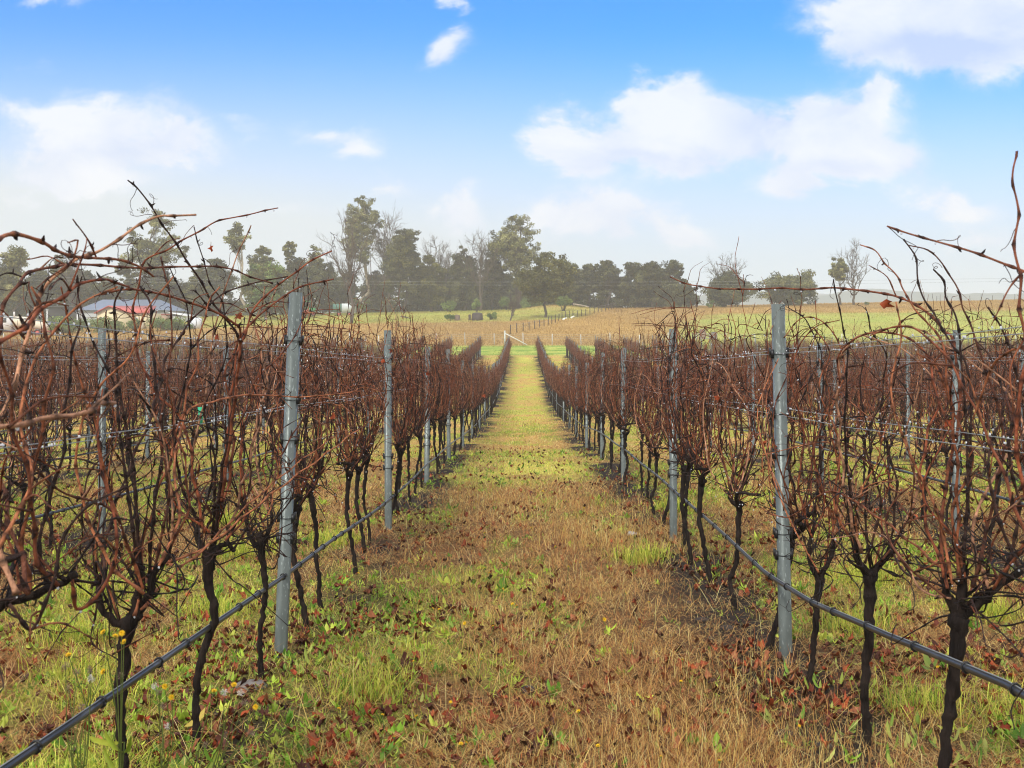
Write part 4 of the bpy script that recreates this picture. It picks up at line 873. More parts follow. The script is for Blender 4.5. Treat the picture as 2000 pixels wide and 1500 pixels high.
def limb(mb, a, b, r0, r1, c, sagg=.12, n=6, k=5):
    a = np.asarray(a, float); b = np.asarray(b, float); t = np.linspace(0, 1, n)[:, None]; ln = np.linalg.norm(b - a)
    p = a + (b - a) * t; p[:, 2] -= (np.sin(np.pi * t[:, 0]) * ln * sagg) * (1 if b[2] > a[2] else -1); p[1:-1] += rng.normal(0, .035 * ln, (n - 2, 3))
    mb.tube(p, np.linspace(r0, r1, n), k, c); return p
def twig(mb, a, d, ln, r, depth, c):
    d = d / np.linalg.norm(d); b = a + d * ln; p = limb(mb, a, b, r, r * .55, c, .04, 5, 4 if depth > 1 else 3)
    if depth > 0:
        for i in range(rng.integers(3, 5)):
            q = p[rng.integers(1, 5)]; nd = d + rng.normal(0, .55, 3) + (0, 0, .22); twig(mb, q, nd, ln * rng.uniform(.45, .72), r * .5, depth - 1, c)
def tree(px, top, base, d, wpx, kind, label, cat='tree', lean=0.0, low=.35, n=None, pal=None, cr=None, ls=.20, name=None, group='trees beyond the paddock', X=None):
    """A tree standing at distance d whose crown spans wpx photo pixels."""
    H = (base - top) * d / F; W = wpx * d / F; x = (px - VX) * d / F; z = float(gz(x, d)) ; H = EYE - (top - VY) * d / F - z
    o = empty(name or {'bare': 'bare_tree', 'shrub': 'shrub'}.get(kind, 'gum_tree'), (x, d, z), 0, label, cat, group)
    wb = MB(); fb = MB(); bc = np.array({'bare': (.10,.08,.065), 'pale': (.30,.25,.18)}.get(kind if kind == 'bare' else cr, (.085,.068,.055)))
    pal = pal or {'open': EUC, 'dense': DARKG, 'round': OLIVE, 'shrub': BRIGHT}.get(kind, EUC)
    tr = H * .013 + .06
    if kind == 'bare':
        forks = rng.integers(2, 4); tops = limb(wb, (0, 0, -.3), (lean * H * .4, 0, H * .42), tr * 1.1, tr * .7, bc, 0, 6, 7)
        for i in range(8 + forks * 2):
            q = tops[rng.integers(2, 6)]; sx_ = rng.uniform(-1, 1); dd = np.array([sx_ * W * .48 + lean * H * .3, rng.normal(0, W * .25), (H - q[2]) * (1 - .45 * abs(sx_)) * rng.uniform(.6, 1.0)])
            p = limb(wb, q, q + dd, tr * .5, tr * .12, bc, .12, 8, 5)
            for j in range(11): twig(wb, p[rng.integers(2, 8)], dd / np.linalg.norm(dd) + rng.normal(0, .6, 3), H * rng.uniform(.06, .15), tr * .16, 2, bc)
        obj('trunk', wb, M['treebark'], o); return o
    if kind == 'shrub':
        nn = n or 12
        for i in range(nn):
            c = np.array([rng.uniform(-.42, .42) * W, rng.normal(0, W * .2), H * rng.uniform(.25, .8)]); wb.tube([(c[0] * .2, 0, -.1), c * .6, c], [.05, .03, .02], 4, bc)
            leaves_at(fb, c, W * .22, 160, ls * .8, pal, .8)
        obj('stems', wb, M['treebark'], o); obj('foliage', fb, M['foliage'], o, smooth=False); return o
    top_ = np.array([lean * H, 0, H * .86]); tp = limb(wb, (0, 0, -.3), top_, tr * 1.25, tr * .25, bc, 0, 9, 8)
    nn = int((n or 0) * 1.3) or {'open': 60, 'dense': 70, 'round': 64}[kind]
    zc = H * (low + 1) / 2; rz = H * (1 - low) / 2
    lobes = rng.normal(0, 1, (7, 3)) * (1.15, 1, .8); lobes /= np.linalg.norm(lobes, axis=1)[:, None]; lobes *= rng.uniform(.35, .8, (len(lobes), 1)); lobes[0] = (rng.normal(0, .2), 0, .78)
    for i in range(nn):
        while True:
            e = lobes[rng.integers(len(lobes))] + rng.normal(0, .27 if kind != 'open' else .23, 3)
            if kind != 'open' and rng.random() < .3: e = rng.uniform(-1, 1, 3) * (.8, .8, 1) - (0, 0, .15)
            if (e ** 2).sum() < 1.05: break
        shape = {'open': 1 - .35 * max(0, e[2]) , 'dense': 1 - .3 * max(0, e[2]), 'round': 1}[kind]
        cen = np.array([lean * H + e[0] * W * .5 * shape, e[1] * W * .45 * shape, zc + e[2] * rz * .93])
        q = tp[np.argmin(np.abs(tp[:, 2] - cen[2] * rng.uniform(.55, .85)))]; p = limb(wb, q, cen, tr * .20, tr * .05, bc, .10, 5, 4)
        cr_ = (W * .062 + .30) * rng.uniform(.6, 1.4) * (1.3 if kind != 'open' else 1)
        for s in range(3):
            leaves_at(fb, cen + rng.normal(0, cr_ * .5, 3), cr_ * rng.uniform(.6, 1.0), int(62 if kind == 'open' else 92), ls, pal)
    obj('trunk', wb, M['treebark'], o); obj('crown', fb, M['foliage'], o, smooth=False); return o
TREES = [
 # px, top, base, d, width, kind, label, extras
 (708,386,600,212,98,'open','tallest gum tree, open rounded crown above the wood left of the path',dict(low=.42,cr='pale',n=62)),
 (686,425,627,165,112,'bare','big leafless tree with fine twigs standing before the tallest gum',{}),
 (757,402,603,210,36,'bare','thin dead tree just right of the tallest gum',{}),
 (788,440,605,205,84,'dense','dense tapering dark tree beside the tallest gum',dict(low=.08,n=90,pal=DARKG+OLIVE)),
 (842,492,603,207,66,'round','olive rounded tree between two leafless trees',dict(low=.12)),
 (850,460,600,214,50,'bare','small leafless tree poking over the olive rounded tree',{}),
 (878,478,600,212,40,'bare','short dead tree left of the tall reddish dead trunk',{}),
 (905,490,600,208,60,'dense','dark bushy tree below the tall reddish dead tree',dict(low=.1)),
 (938,437,598,206,72,'bare','tall leafless tree with reddish trunk in the middle of the wood',{}),
 (962,500,598,212,56,'dense','dark low tree left of the large spreading gum',dict(low=.08)),
 (1012,414,596,208,118,'open','large spreading gum with layered crown right of the wood centre',dict(low=.25,n=84)),
 (1064,500,621,170,104,'round','rounded olive tree with forked trunk standing forward in the dry grass',dict(low=.30,n=80)),
 (996,560,626,163,26,'bare','small leaning leafless tree in the green paddock',dict(lean=.25)),
 (1122,520,598,200,52,'dense','dark tree at the left of the right-hand clump',dict(low=.08)),
 (1152,512,598,203,62,'dense','spreading dark gum, second of the right-hand clump',dict(low=.15)),
 (1190,510,597,200,62,'open','dark gum with layered top in the middle of the right-hand clump',dict(low=.1,n=70,pal=DARKG)),
 (1240,520,596,198,66,'dense','dense dark tree before the gap in the right-hand clump',dict(low=.05)),
 (1278,514,596,196,70,'dense','broad dense tree near the end of the right-hand clump',dict(low=.04,n=90)),
 (1312,507,596,197,66,'open','tall layered tree closing the right-hand clump',dict(low=.1,n=80,pal=DARKG)),
 (1338,556,595,194,50,'dense','low dark tree at the very end of the right-hand clump',dict(low=.02)),
 (1416,487,594,200,74,'bare','pale dead tree rising above a dark bushy tree on the skyline',{}),
 (1428,540,594,194,90,'dense','dark bushy tree under the pale dead tree on the skyline',dict(low=.1,n=80)),
 (1542,537,594,194,96,'round','rounded lone tree on the skyline, lower branches to the ground',dict(low=.04,n=80,pal=DARKG+EUC)),
 (1642,503,594,190,46,'open','leafy half-dead gum on the skyline beside a leafless one',dict(low=.35,n=26,ls=.22)),
 (1668,474,594,190,62,'bare','leafless tree on the skyline with one tall bent top',{}),
 (36,486,620,176,100,'open','gum with rounded crown above the white truck',dict(low=.3,n=60)),
 (146,478,610,190,36,'bare','thin leafless treetop over the dark shed',{}),
 (302,413,604,200,124,'open','tall open gum behind the cream house',dict(low=.3,n=70)),
 (470,444,604,205,62,'open','slender umbrella-shaped gum on a thin stem',dict(low=.68,n=24,cr='pale')),
 (512,480,606,207,62,'open','pale loose gum right of the umbrella-shaped one',dict(low=.4,n=36)),
 (570,464,604,212,32,'open','thin sparse gum left of the big leafless tree',dict(low=.5,n=14)),
 (606,476,604,208,58,'open','small loose gum beside the thin sparse one',dict(low=.4,n=36)),
 (520,512,622,180,98,'round','wide yellow-green wattle in front of the left wood',dict(low=.1,n=90,pal=OLIVE+BRIGHT)),
 (585,505,612,195,70,'dense','dark tree between the wattle and the big leafless tree',dict(low=.08)),
 (632,510,610,200,60,'dense','dark tree behind the big leafless tree',dict(low=.05)),
 (735,530,606,215,60,'dense','dark low tree behind the tallest gum',dict(low=.05)),
 (668,535,606,216,60,'dense','shaded low tree left of the tallest gum',dict(low=.05)),
]
for i in range(11):   # the dark wood behind the buildings on the left
    px_ = -8 + i * 44 + rng.uniform(-8, 8); tp_ = 522 + 22 * math.sin(i * 1.7) + rng.uniform(-8, 8)
    TREES.append((px_, tp_, 612, 196 + rng.uniform(0, 14), 66, 'dense' if i % 3 else 'round', f"{ORD[i]} tree from the left in the dark wood behind the buildings", dict(low=.04)))
for i in range(10):   # and behind the central clump
    px_ = 812 + i * 30 + rng.uniform(-5, 5)
    TREES.append((px_, 535 + rng.uniform(-12, 10), 600, 222 + rng.uniform(0, 8), 44, 'dense', f"{ORD[i]} shaded tree from the left at the back of the central wood", dict(low=.02, n=44)))
for (px_, tp_, b_, d_, w_, kd, lb, kw) in TREES: tree(px_, tp_, b_, d_, w_, kd, lb, **kw)
for (px_, tp_, b_, d_, w_, lb) in [(1100,574,602,185,36,'bright green bush behind the rounded olive tree'),(1362,574,595,195,26,'bright green bush at the end of the right-hand clump'),(932,582,601,200,24,'pale green bush under the reddish dead trunk'),(878,584,602,200,30,'small bush at the foot of the central wood'),(1385,584,594,190,14,'tiny bush left of the dark bushy skyline tree'),(1693,589,595,190,8,'tiny lone bush on the skyline beside the leafless tree'),
   (877,612,630,166,22,'low round bush by the stumps in the paddock'),(958,610,628,166,20,'low weedy bush right of the dark stump'),(704,575,602,205,30,'green bush between the two tall trunks'),
   (210,622,648,156,70,'green shrub before the cream house gable'),(265,625,648,156,36,'green shrub below the cream house window'),(330,620,650,157,60,'long green shrub right of the cream house'),(130,622,654,155,70,'green shrub between truck and cream house'),(360,628,648,158,30,'low shrub left of the white water tank'),(1040,580,600,205,40,'green bush behind the forked trunk'),(990,575,602,206,40,'dull green bush under the spreading gum'),(1130,585,600,205,30,'small bush left of the fallen log')]:
    tree(px_, tp_, b_, d_, w_, 'shrub', lb, 'bush', group='bushes round the paddock', n=max(4, w_ // 4))

ub = MB()
for i in range(330):
    px_ = rng.uniform(-60, 1345); d_ = 216 + rng.normal(0, 2) + (8 if px_ > 1150 else 0) * -1; x_ = (px_ - VX) * d_ / F; zt = rng.uniform(.8, 3.6) * (1.0 if px_ < 1150 else .8)
    if px_ < 640: d_ -= 8
    leaves_at(ub, np.array([x_, d_, float(gz(x_, d_)) + zt * .55]), 1.9, 150, .26, DARKG + OLIVE[2:], .8)
tag(obj('undergrowth', ub, M['foliage'], smooth=False), kind='stuff')

# ------------------------------------------------------------------ buildings and farm things on the left
def gpos(px, d): x = (px - VX) * d / F; return x, float(gz(x, d))
def quadprism(mb, poly, y0, y1, c):
    """Extrude an x-z outline from y0 to y1."""
    n = len(poly); V = [(x, y0, z) for x, z in poly] + [(x, y1, z) for x, z in poly]
    mb.add(V, Q=[(j, (j + 1) % n, n + (j + 1) % n, n + j) for j in range(n)], T=[(0, j + 1, j) for j in range(1, n - 1)] + [(n, n + j, n + j + 1) for j in range(1, n - 1)], c=c)
s_ = 160 / F
hx, hz = gpos(190, 160)
h = empty('cream_house', (hx, 160, hz), 0, 'small cream house with a red roof behind the shrubs', 'house')
def zz(py, d=160): return EYE - (py - VY) * d / F - hz
e1, ap, wd, ln_ = zz(611), zz(599), 62 * s_, 98 * s_
w = MB(); quadprism(w, [(0, -.5), (wd, -.5), (wd, e1), (wd * .38, ap), (0, e1)], 0, 6.5, (.70,.60,.38)); w.box(wd - .01, ln_, 1.2, 6.0, -.5, e1, (.68,.58,.36)); obj('wall', w, M['paint'], h, smooth=False)
rf = MB(); 
for (xa, za, xb, zb) in ((-.35, e1 - .12, wd * .38, ap + .03), (wd * .38, ap + .03, wd + .35, e1 - .12)):
    V = [(xa, -.4, za), (xb, -.4, zb), (xb, 6.9, zb), (xa, 6.9, za)]; V += [(a, b_, c + .14) for a, b_, c in V]
    rf.add(V, Q=[(0,3,2,1),(4,5,6,7),(0,1,5,4),(1,2,6,5),(2,3,7,6),(3,0,4,7)], c=(.50,.10,.08))
V = [(wd * .5, .9, e1 - .05), (ln_ + .3, .9, e1 - .05), (ln_ + .1, 3.6, ap + .1), (wd * .4, 3.6, ap + .1)]; V += [(a, b_, c + .12) for a, b_, c in V]; rf.add(V, Q=[(0,3,2,1),(4,5,6,7),(0,1,5,4),(1,2,6,5),(2,3,7,6),(3,0,4,7)], c=(.52,.11,.09)); obj('roof', rf, M['metalroof'], h, smooth=False)
for (xa, xb, za, zb, yy) in ((.35, 1.25, 1.0, 2.0, -.06), (5.0, 5.4, .5, 2.0, 1.1)):
    f = MB(); f.box(xa, xb, yy, yy + .05, za, zb, (.8,.8,.78)); fo = obj('window', f, M['paint'], h, smooth=False); g = MB(); g.box(xa + .08, (xa + xb) / 2 - .02, yy - .012, yy - .003, za + .08, zb - .08); g.box((xa + xb) / 2 + .02, xb - .08, yy - .012, yy - .003, za + .08, zb - .08); obj('pane', g, M['glass'], fo, smooth=False)
t = MB(); t.box(5.9, 6.35, .6, 1.0, 0, 1.3, (.45,.40,.30)); obj('corner_pillar', t, M['paint'], h, smooth=False)
hx, hz = gpos(155, 178); s2 = 178 / F
h = empty('farm_shed', (hx, 178, hz), 0, 'long farm shed with a blue-grey roof behind the cream house', 'shed')
e1, ap = zz(606, 178), zz(583, 178); w1 = 165 * s2
w = MB(); w.box(0, w1, 0, 12, -.5, e1, (.42,.44,.45)); obj('wall', w, M['paint'], h, smooth=False)
rf = MB(); xa_, xb_ = 18 * s2, w1 - 32 * s2
rf.add([(-.4, -.5, e1), (w1 + .4, -.5, e1), (w1 + .4, 12.5, e1), (-.4, 12.5, e1), (xa_, 6, ap), (xb_, 6, ap)], Q=[(0,1,5,4),(2,3,4,5)], T=[(1,2,5),(3,0,4)], c=(.16,.20,.27)); obj('roof', rf, M['metalroof'], h, smooth=False)
w = MB(); w.box(w1 + .02, w1 + 3.0, 1, 9, -.5, e1 - .9, (.55,.56,.55)); lw_ = obj('lean_to', w, M['paint'], h, smooth=False)
rf = MB(); V = [(w1, .6, e1 - .3), (w1 + 3.3, .6, e1 - .95), (w1 + 3.3, 9.4, e1 - .95), (w1, 9.4, e1 - .3)]; V += [(a, b_, c + .1) for a, b_, c in V]; rf.add(V, Q=[(0,3,2,1),(4,5,6,7),(0,1,5,4),(1,2,6,5),(2,3,7,6),(3,0,4,7)], c=(.72,.73,.73)); obj('roof', rf, M['metalroof'], lw_, smooth=False)
hx, hz = gpos(92, 185)
h = empty('dark_shed', (hx, 185, hz), 0, 'dark open-fronted shed at the edge of the left wood', 'shed'); e1 = zz(600, 185); w = MB(); w.box(0, 5.0, 0, 6, -.5, e1, (.09,.09,.095)); obj('wall', w, M['paint'], h, smooth=False)
w = MB(); w.box(-.3, 5.3, -.4, 6.4, e1, e1 + .15, (.13,.13,.14)); obj('roof', w, M['metalroof'], h, smooth=False)
for i, px_ in enumerate((92, 151)):
    x, z = gpos(px_, 158); w = MB(); w.tube([(0, 0, -.3), (0, 0, 3.2 - .5 * i)], [.09, .08], 8, (.75,.76,.74)); w.box(-.16, .16, -.1, .1, 3.2 - .5 * i, 3.3 - .5 * i, (.7,.7,.7))
    tag(obj('white_pole', w, M['paint'], loc=(x, 158, z)), ['thin white pole in front of the dark shed', 'thin white pole at the left end of the long shed'][i], 'pole')
def wheel_part(parent, x, y, z, r, wdt=.25, nm='wheel'):
    w = MB(); th = np.linspace(0, 2 * np.pi, 15); w.tube(np.stack([x + np.cos(th) * (r - .12), y + 0 * th, z + np.sin(th) * (r - .12)], 1), [.12] * 15, 6, (.02,.02,.02), caps=False)
    o = obj(nm, w, M['plastic'], parent); w = MB(); w.tube([(x, y - .05, z), (x, y + .05, z)], [r * .55, r * .55], 12, (.5,.1,.08)); obj('rim', w, M['paint'], o)
x, z = gpos(-22, 150)
tk = empty('tank_truck', (x, 150, z), 0, 'white truck with a long cream tank on a red chassis', 'truck')
w = MB(); quadprism(w, [(.6, .8), (2.75, .8), (2.75, 1.9), (2.45, 2.75), (.6, 2.8)], 0, 2.1, (.78,.79,.8)); cb = obj('cab', w, M['paint'], tk, smooth=False)
w = MB(); w.box(1.5, 2.35, -.02, -.005, 1.85, 2.5); obj('window', w, M['glass'], cb, smooth=False)
w = MB(); w.box(.6, 8.0, .4, 1.6, .55, .8, (.32,.06,.05)); obj('chassis', w, M['paint'], tk, smooth=False)
w = MB(); w.tube([(2.95, 1, 1.9), (3.1, 1, 1.95), (4.8, 1, 1.9), (6.0, 1, 1.55), (7.2, 1, 1.25), (7.5, 1, 1.2)], [.3, .75, .72, .62, .5, .2], 16, (.70,.62,.50)); obj('tank', w, M['paint'], tk)
w = MB(); w.tube([(3.2, .4, 2.6), (3.2, .4, 3.3)], [.09, .09], 8, (.8,.8,.8)); obj('exhaust_stack', w, M['paint'], tk)
for xx in (1.4, 5.4, 6.5): wheel_part(tk, xx, -.02, .5, .52)
x, z = gpos(383, 160); w = MB(); w.tube([(0, 0, -.1), (0, 0, 1.35), (0, 0, 1.55)], [.85, .85, .5], 20, (.68,.72,.76)); tag(obj('water_tank', w, M['paint'], loc=(x, 160, z)), 'pale round water tank at the edge of the dry grass', 'tank')
x, z = gpos(312, 170); w = MB(); w.box(-1.0, 1.0, 0, 1.6, -.1, 1.6, (.42,.30,.22)); wr = MB(); wr.box(-1.1, 1.1, -.1, 1.7, 1.6, 1.72, (.5,.12,.1)); hh_ = empty('garden_shed', (x, 170, z), 0, 'tiny brown garden shed with a red roof right of the house', 'shed'); obj('wall', w, M['paint'], hh_, smooth=False); obj('roof', wr, M['metalroof'], hh_, smooth=False)
x, z = gpos(604, 190); tk = empty('tractor', (x, 190, z), 0, 'green tractor parked under the trees near the tall post', 'tractor')
w = MB(); w.box(-.9, .9, 0, .9, .7, 1.4, (.05,.28,.10)); w.box(-.9, -.2, -.05, .95, 1.4, 1.5, (.05,.28,.10)); obj('body', w, M['paint'], tk, smooth=False)
w = MB()
for a in (-.85, .1):
    for b_ in (.05, .85): w.beam((a, b_, 1.4), (a, b_, 2.5), .04, (.03,.06,.03))
w.box(-.95, .2, -.05, .95, 2.5, 2.6, (.05,.30,.10)); obj('canopy', w, M['paint'], tk, smooth=False); wheel_part(tk, -.5, -.1, .7, .75); wheel_part(tk, .7, -.1, .45, .45)
x, z = gpos(650, 192); tk = empty('container_trailer', (x, 192, z), 0, 'green and grey box trailer parked before the wood', 'trailer')
w = MB(); w.box(0, 1.5, 0, 2, .8, 2.1, (.07,.17,.14)); obj('front_box', w, M['paint'], tk, smooth=False); w = MB(); w.box(1.52, 3.6, 0, 2, .75, 2.15, (.55,.60,.62)); obj('rear_box', w, M['paint'], tk, smooth=False)
w = MB(); w.box(-.3, 3.6, .3, 1.7, .55, .72, (.6,.6,.6)); obj('bed', w, M['paint'], tk, smooth=False); wheel_part(tk, 1.0, .1, .35, .4); wheel_part(tk, 2.8, .1, .35, .4)

# stumps, logs, the stock feeder
def stump(px, d, r, hgt, c, label, name='tree_stump'):
    x, z = gpos(px, d); w = MB(); w.tube([(0, 0, -.1), (.02, 0, hgt * .3), (0, .02, hgt * .9), (0, 0, hgt)], [r * 1.25, r, r * .95, r * .8], 11, c, wob=.12); tag(obj(name, w, M['treebark'], loc=(x, d, z)), label, 'stump')
stump(932, 166, .78, 1.05, (.06,.05,.045), 'large dark tree stump in the paddock'); stump(893, 166, .42, .8, (.14,.10,.075), 'brown stump left of the large dark stump'); stump(917, 166, .17, .85, (.07,.055,.045), 'thin post-like stump beside the large dark stump')
stump(1394, 128, .30, .85, (.11,.10,.105), 'grey round stump at the end of the timber rails'); stump(1372, 129, .36, 1.1, (.20,.12,.09), 'broken reddish-brown stump behind the timber rails')
for (pa, pb, d, r, c, lb) in [((1120,594),(1150,601),192,.16,(.42,.36,.29),'pale fallen log at the edge of the right-hand clump'),((1100,624),(1107,621),158,.13,(.75,.76,.68),'short pale log by the diagonal fence'),((1116,620.5),(1122,618),160,.14,(.7,.72,.62),'second short pale log by the diagonal fence'),((783,618),(802,622),167,.12,(.12,.10,.085),'dark fallen branch in the green paddock')]:
    a, b_ = at(*pa, d), at(*pb, d + 1.5)
    for q in (a, b_): q[2] = max(q[2], gz(q[0], q[1]) + r * .6)
    if d > 180: b_[2] = gz(b_[0], b_[1]) + .2
    w = MB(); gnarl(w, [a, (a + b_) / 2 + (0, 0, .05), b_], [r, r * .8, r * .6], 7, c, step=.5); o = obj('fallen_log', w, M['wood']); tag(o, lb, 'log')
x, z = gpos(1352, 124); o = empty('stock_rails', (x, 124, z), 0, 'weathered timber rails of a small stock yard beyond the vines', 'rails')
for xx in (0, .95, 1.9, 2.7): w = MB(); w.beam((xx, 0, -.2), (xx, 0, 1.15), .055, (.26,.22,.17)); obj('post', w, M['wood'], o)
for zz_ in (.45, .75, 1.0): w = MB(); w.box(-.05, 2.75, -.045, -.005, zz_ - .05, zz_ + .05, (.30,.25,.19)); obj('rail', w, M['wood'], o, smooth=False)

# fences
def fence(name, label, pts, H, r, c, wires=2, wc=(.35,.35,.35)):
    p0 = np.array(pts[0]); o = empty(name, (p0[0], p0[1], float(gz(p0[0], p0[1]))), 0, label, 'fence'); inv = np.array(o.location); P_ = []
    for (x, y) in pts:
        b_ = np.array([x, y, float(gz(x, y))]); hh = H * rng.uniform(.88, 1.1); w = MB(); tp_ = b_ + (rng.normal(0, .04), 0, hh); w.tube([b_ - inv - (0, 0, .2), tp_ - inv], [r * 1.05, r], 7, np.array(c) * rng.uniform(.8, 1.2)); obj('post', w, M['wood'], o); P_.append(b_)
    for i in range(wires):
        w = MB(); w.tube([q - inv + (0, 0, H * (.55 + .35 * i / max(1, wires - 1))) for q in P_], [.008] * len(P_), 3, wc); obj('wire', w, M['wire'], o)
    return o
fence('boundary_fence', 'pale wire fence on short posts along the end of the vine rows', [((-62 + i * 3.1), 120.6 + .3 * math.sin(i)) for i in range(42)], 1.25, .045, (.50,.50,.47), 3)
fence('paddock_fence', 'old wire fence on dark timber posts running up the tan slope', [(-1.6 + t * 17.5 + .4 * math.sin(t * 9), 137 + t * 58) for t in np.linspace(0, 1, 27)], 1.1, .06, (.07,.055,.045), 2)
fence('ridge_fence', 'thin wire fence along the foggy skyline on the right', [(73 + i * 2.1, 199 + i * .3) for i in range(17)], 1.25, .04, (.10,.09,.08), 2)
x, z = gpos(986, 119); o = empty('strainer_post', (x, 119, z), 0, 'pale end post with a diagonal white brace at the path end', 'post')
w = MB(); w.tube([(0, 0, -.2), (0, 0, 1.65)], [.09, .085], 10, (.52,.53,.50)); obj('post', w, M['paint'], o); w = MB(); w.beam((.05, 0, 1.35), (2.35, -.2, .15), .045, (.72,.72,.68), 6); obj('brace', w, M['paint'], o)
for i, (pya, pyb, d) in enumerate(((557, 560, 176), (551, 556, 178))):
    w = MB(); n = 60; xx = np.linspace(-110, 120, n); w.tube(np.stack([xx, np.full(n, float(d)), EYE + (VY - pya) * d / F + .00012 * (xx - 5) ** 2], 1), [.012] * n, 4, (.30,.30,.32))
    tag(obj('power_cable', w, M['wire']), ['lower power cable crossing in front of the wood', 'upper power cable crossing in front of the wood'][i], 'cable')

# ------------------------------------------------------------------ distant hills
def hill(name, d, prof, dep, c):
    xs_ = np.linspace(-1100, 1400, 300); top = np.interp(xs_ * F / d + VX, [a for a, b in prof], [b for a, b in prof]); zt = EYE + (VY - top) * d / F + 7 * (fbm(xs_ * .02, xs_ * 0 + d, 3) - .5) + 4 * (fbm(xs_ * .12, xs_ * 0 + d, 5) - .5)
    rows = []
    for t_, f_ in ((-1, 0), (-.6, .35), (-.25, .82), (0, 1), (.5, .7), (1, 0)): rows.append(np.stack([xs_, np.full_like(xs_, d + t_ * dep), -45 + (zt + 45) * f_ + (rng.normal(0, 1.0, len(xs_)) if 0 < f_ < 1 else 0)], 1))
    V = np.vstack(rows); n = len(xs_); i_ = (np.arange(5)[:, None] * n + np.arange(n - 1)[None]).ravel(); w = MB(); w.add(V, Q=np.stack([i_, i_ + 1, i_ + n + 1, i_ + n], 1), c=c); tag(obj(name, w, M['foliage'], smooth=True), kind='structure')
hill('hills', 820, [(-400,600),(900,600),(1300,572),(1500,578),(1700,568),(1900,571),(2400,565)], 150, (.16,.19,.16))
hill('far_hills', 1150, [(-400,592),(600,592),(1300,584),(1600,577),(1850,574),(2100,578),(2400,574)], 200, (.18,.21,.19))

# ------------------------------------------------------------------ small things on the ground near the camera
def stone(px, py, s, c, label):
    x, y = hit(px, py); w = MB(); V = IV * np.array([s, s * .7, s * .42]) * rng.uniform(.85, 1.15, (12, 1)); 
    # one subdivision for an uneven, rounded stone
    E = {}; V = list(V); T = []
    def mid(a, b):
        k = (min(a, b), max(a, b))
        if k not in E: m_ = (np.array(V[a]) + V[b]) / 2 * rng.uniform(1.02, 1.2); V.append(m_); E[k] = len(V) - 1
        return E[k]
    for a, b, c_ in IT: ab, bc_, ca = mid(a, b), mid(b, c_), mid(c_, a); T += [(a, ab, ca), (b, bc_, ab), (c_, ca, bc_), (ab, bc_, ca)]
    w.add(V, T=T, c=c); o = tag(obj('stone', w, M['stone'], loc=(x, y, float(gz(x, y)) + s * .22)), label, 'stone'); o.rotation_euler = (0, 0, rng.random() * 3)
stone(1234, 1046, .055, (.34,.33,.32), 'flat pale grey stone at the right edge of the path'); stone(490, 1348, .075, (.17,.15,.14), 'brown-grey stone at the foot of the vines on the left'); stone(1031, 1352, .05, (.06,.045,.04), 'dark clod lying in the middle of the near path')
clod_labels = ['dark clod on the bare soil right of the path, third farthest of its line', 'dark clod on the bare soil right of the path, fourth farthest of its line', 'large dark clod on the bare soil just before the nearest right post', 'small dark clod left of the large one before the right post', 'dark clod by the trunk bases, second farthest of the right line', 'dark clod by the trunk bases, farthest of the right line', 'dark clod at the bottom edge left of the second near right trunk', 'dark clod at the bottom edge close left of the second near right trunk', 'dark clod nearest to the foot of the right post', 'dark clod at the very foot of the second near right trunk', 'dark clod beside the foot of the third near left trunk', 'dark clod just left of the foot of the left post']
for j_, (px_, py_, s_c) in enumerate([(1345,1180,.035),(1372,1215,.045),(1420,1232,.05),(1388,1250,.03),(1300,1120,.03),(1262,1075,.03),(1530,1440,.05),(1610,1462,.04),(1462,1262,.035),(1660,1480,.045),(430,1395,.04),(520,1318,.035)]):
    stone(px_, py_, s_c, (.05,.038,.030), clod_labels[j_])
x, y = hit(358, 1430); w = MB(); V, Q, T, C = leaf_fan(np.array([0.]), np.array([0.]), np.array([.02]), np.array([.9]), np.array([.35]), np.array([.12]), np.array([.055]), np.array([[.62,.48,.10]])); w.add(V, Q, T, C); tag(obj('yellow_leaf', w, M['leaf'], loc=(x, y, float(gz(x, y)))), 'single yellow leaf lying at the foot of the second near vine on the left', 'leaf')
for (px_, py_, d, lb) in ((391, 812, 11.9, 'bright green plastic guard tied in the second vine row left of the path'), (1079, 776, 53, 'small green plastic guard low in the first row right of the path')):
    q = at(px_, py_, d); w = MB(); s = .035 if d < 20 else .08; w.tube([q + (0, 0, -2.6 * s), q + (.004, 0, 0), q + (0, 0, 2.6 * s)], [s * .8, s * .7, s * .8], 7, (.03,.42,.22), wob=.12); tag(obj('vine_guard', w, M['paint']), lb, 'vine guard')

# yellow-flowered weeds
def flower_head(s, c=(.80,.50,.02)):
    mb = MB(); n = 14
    for ring, (rad, zt, nn) in enumerate(((1.0, .25, n), (.75, .5, n), (.4, .62, 9))):
        for j in range(nn):
            a = j / nn * 6.283 + ring * .2; d = np.array([math.cos(a), math.sin(a), 0]); t = np.array([-math.sin(a), math.cos(a), 0]) * s * .14
            tip = d * s * rad + (0, 0, s * zt); m_ = d * s * rad * .5 + (0, 0, s * zt * .55)
            mb.add([(0, 0, 0), m_ - t, tip, m_ + t], Q=[(0, 1, 2, 3)], c=np.array(c) * rng.uniform(.85, 1.1))
    cup = MB(); cup.tube([(0, 0, -s * .7), (0, 0, -s * .3), (0, 0, s * .15)], [s * .16, s * .42, s * .38], 8, (.16,.24,.05)); return mb, cup
fh = [tuple(make_mesh(n_, *q.arrays(), m_, False) for n_, q, m_ in zip(('petals', 'cup'), flower_head(.011), (M['petal'], M['leaf']))) for _ in range(3)]
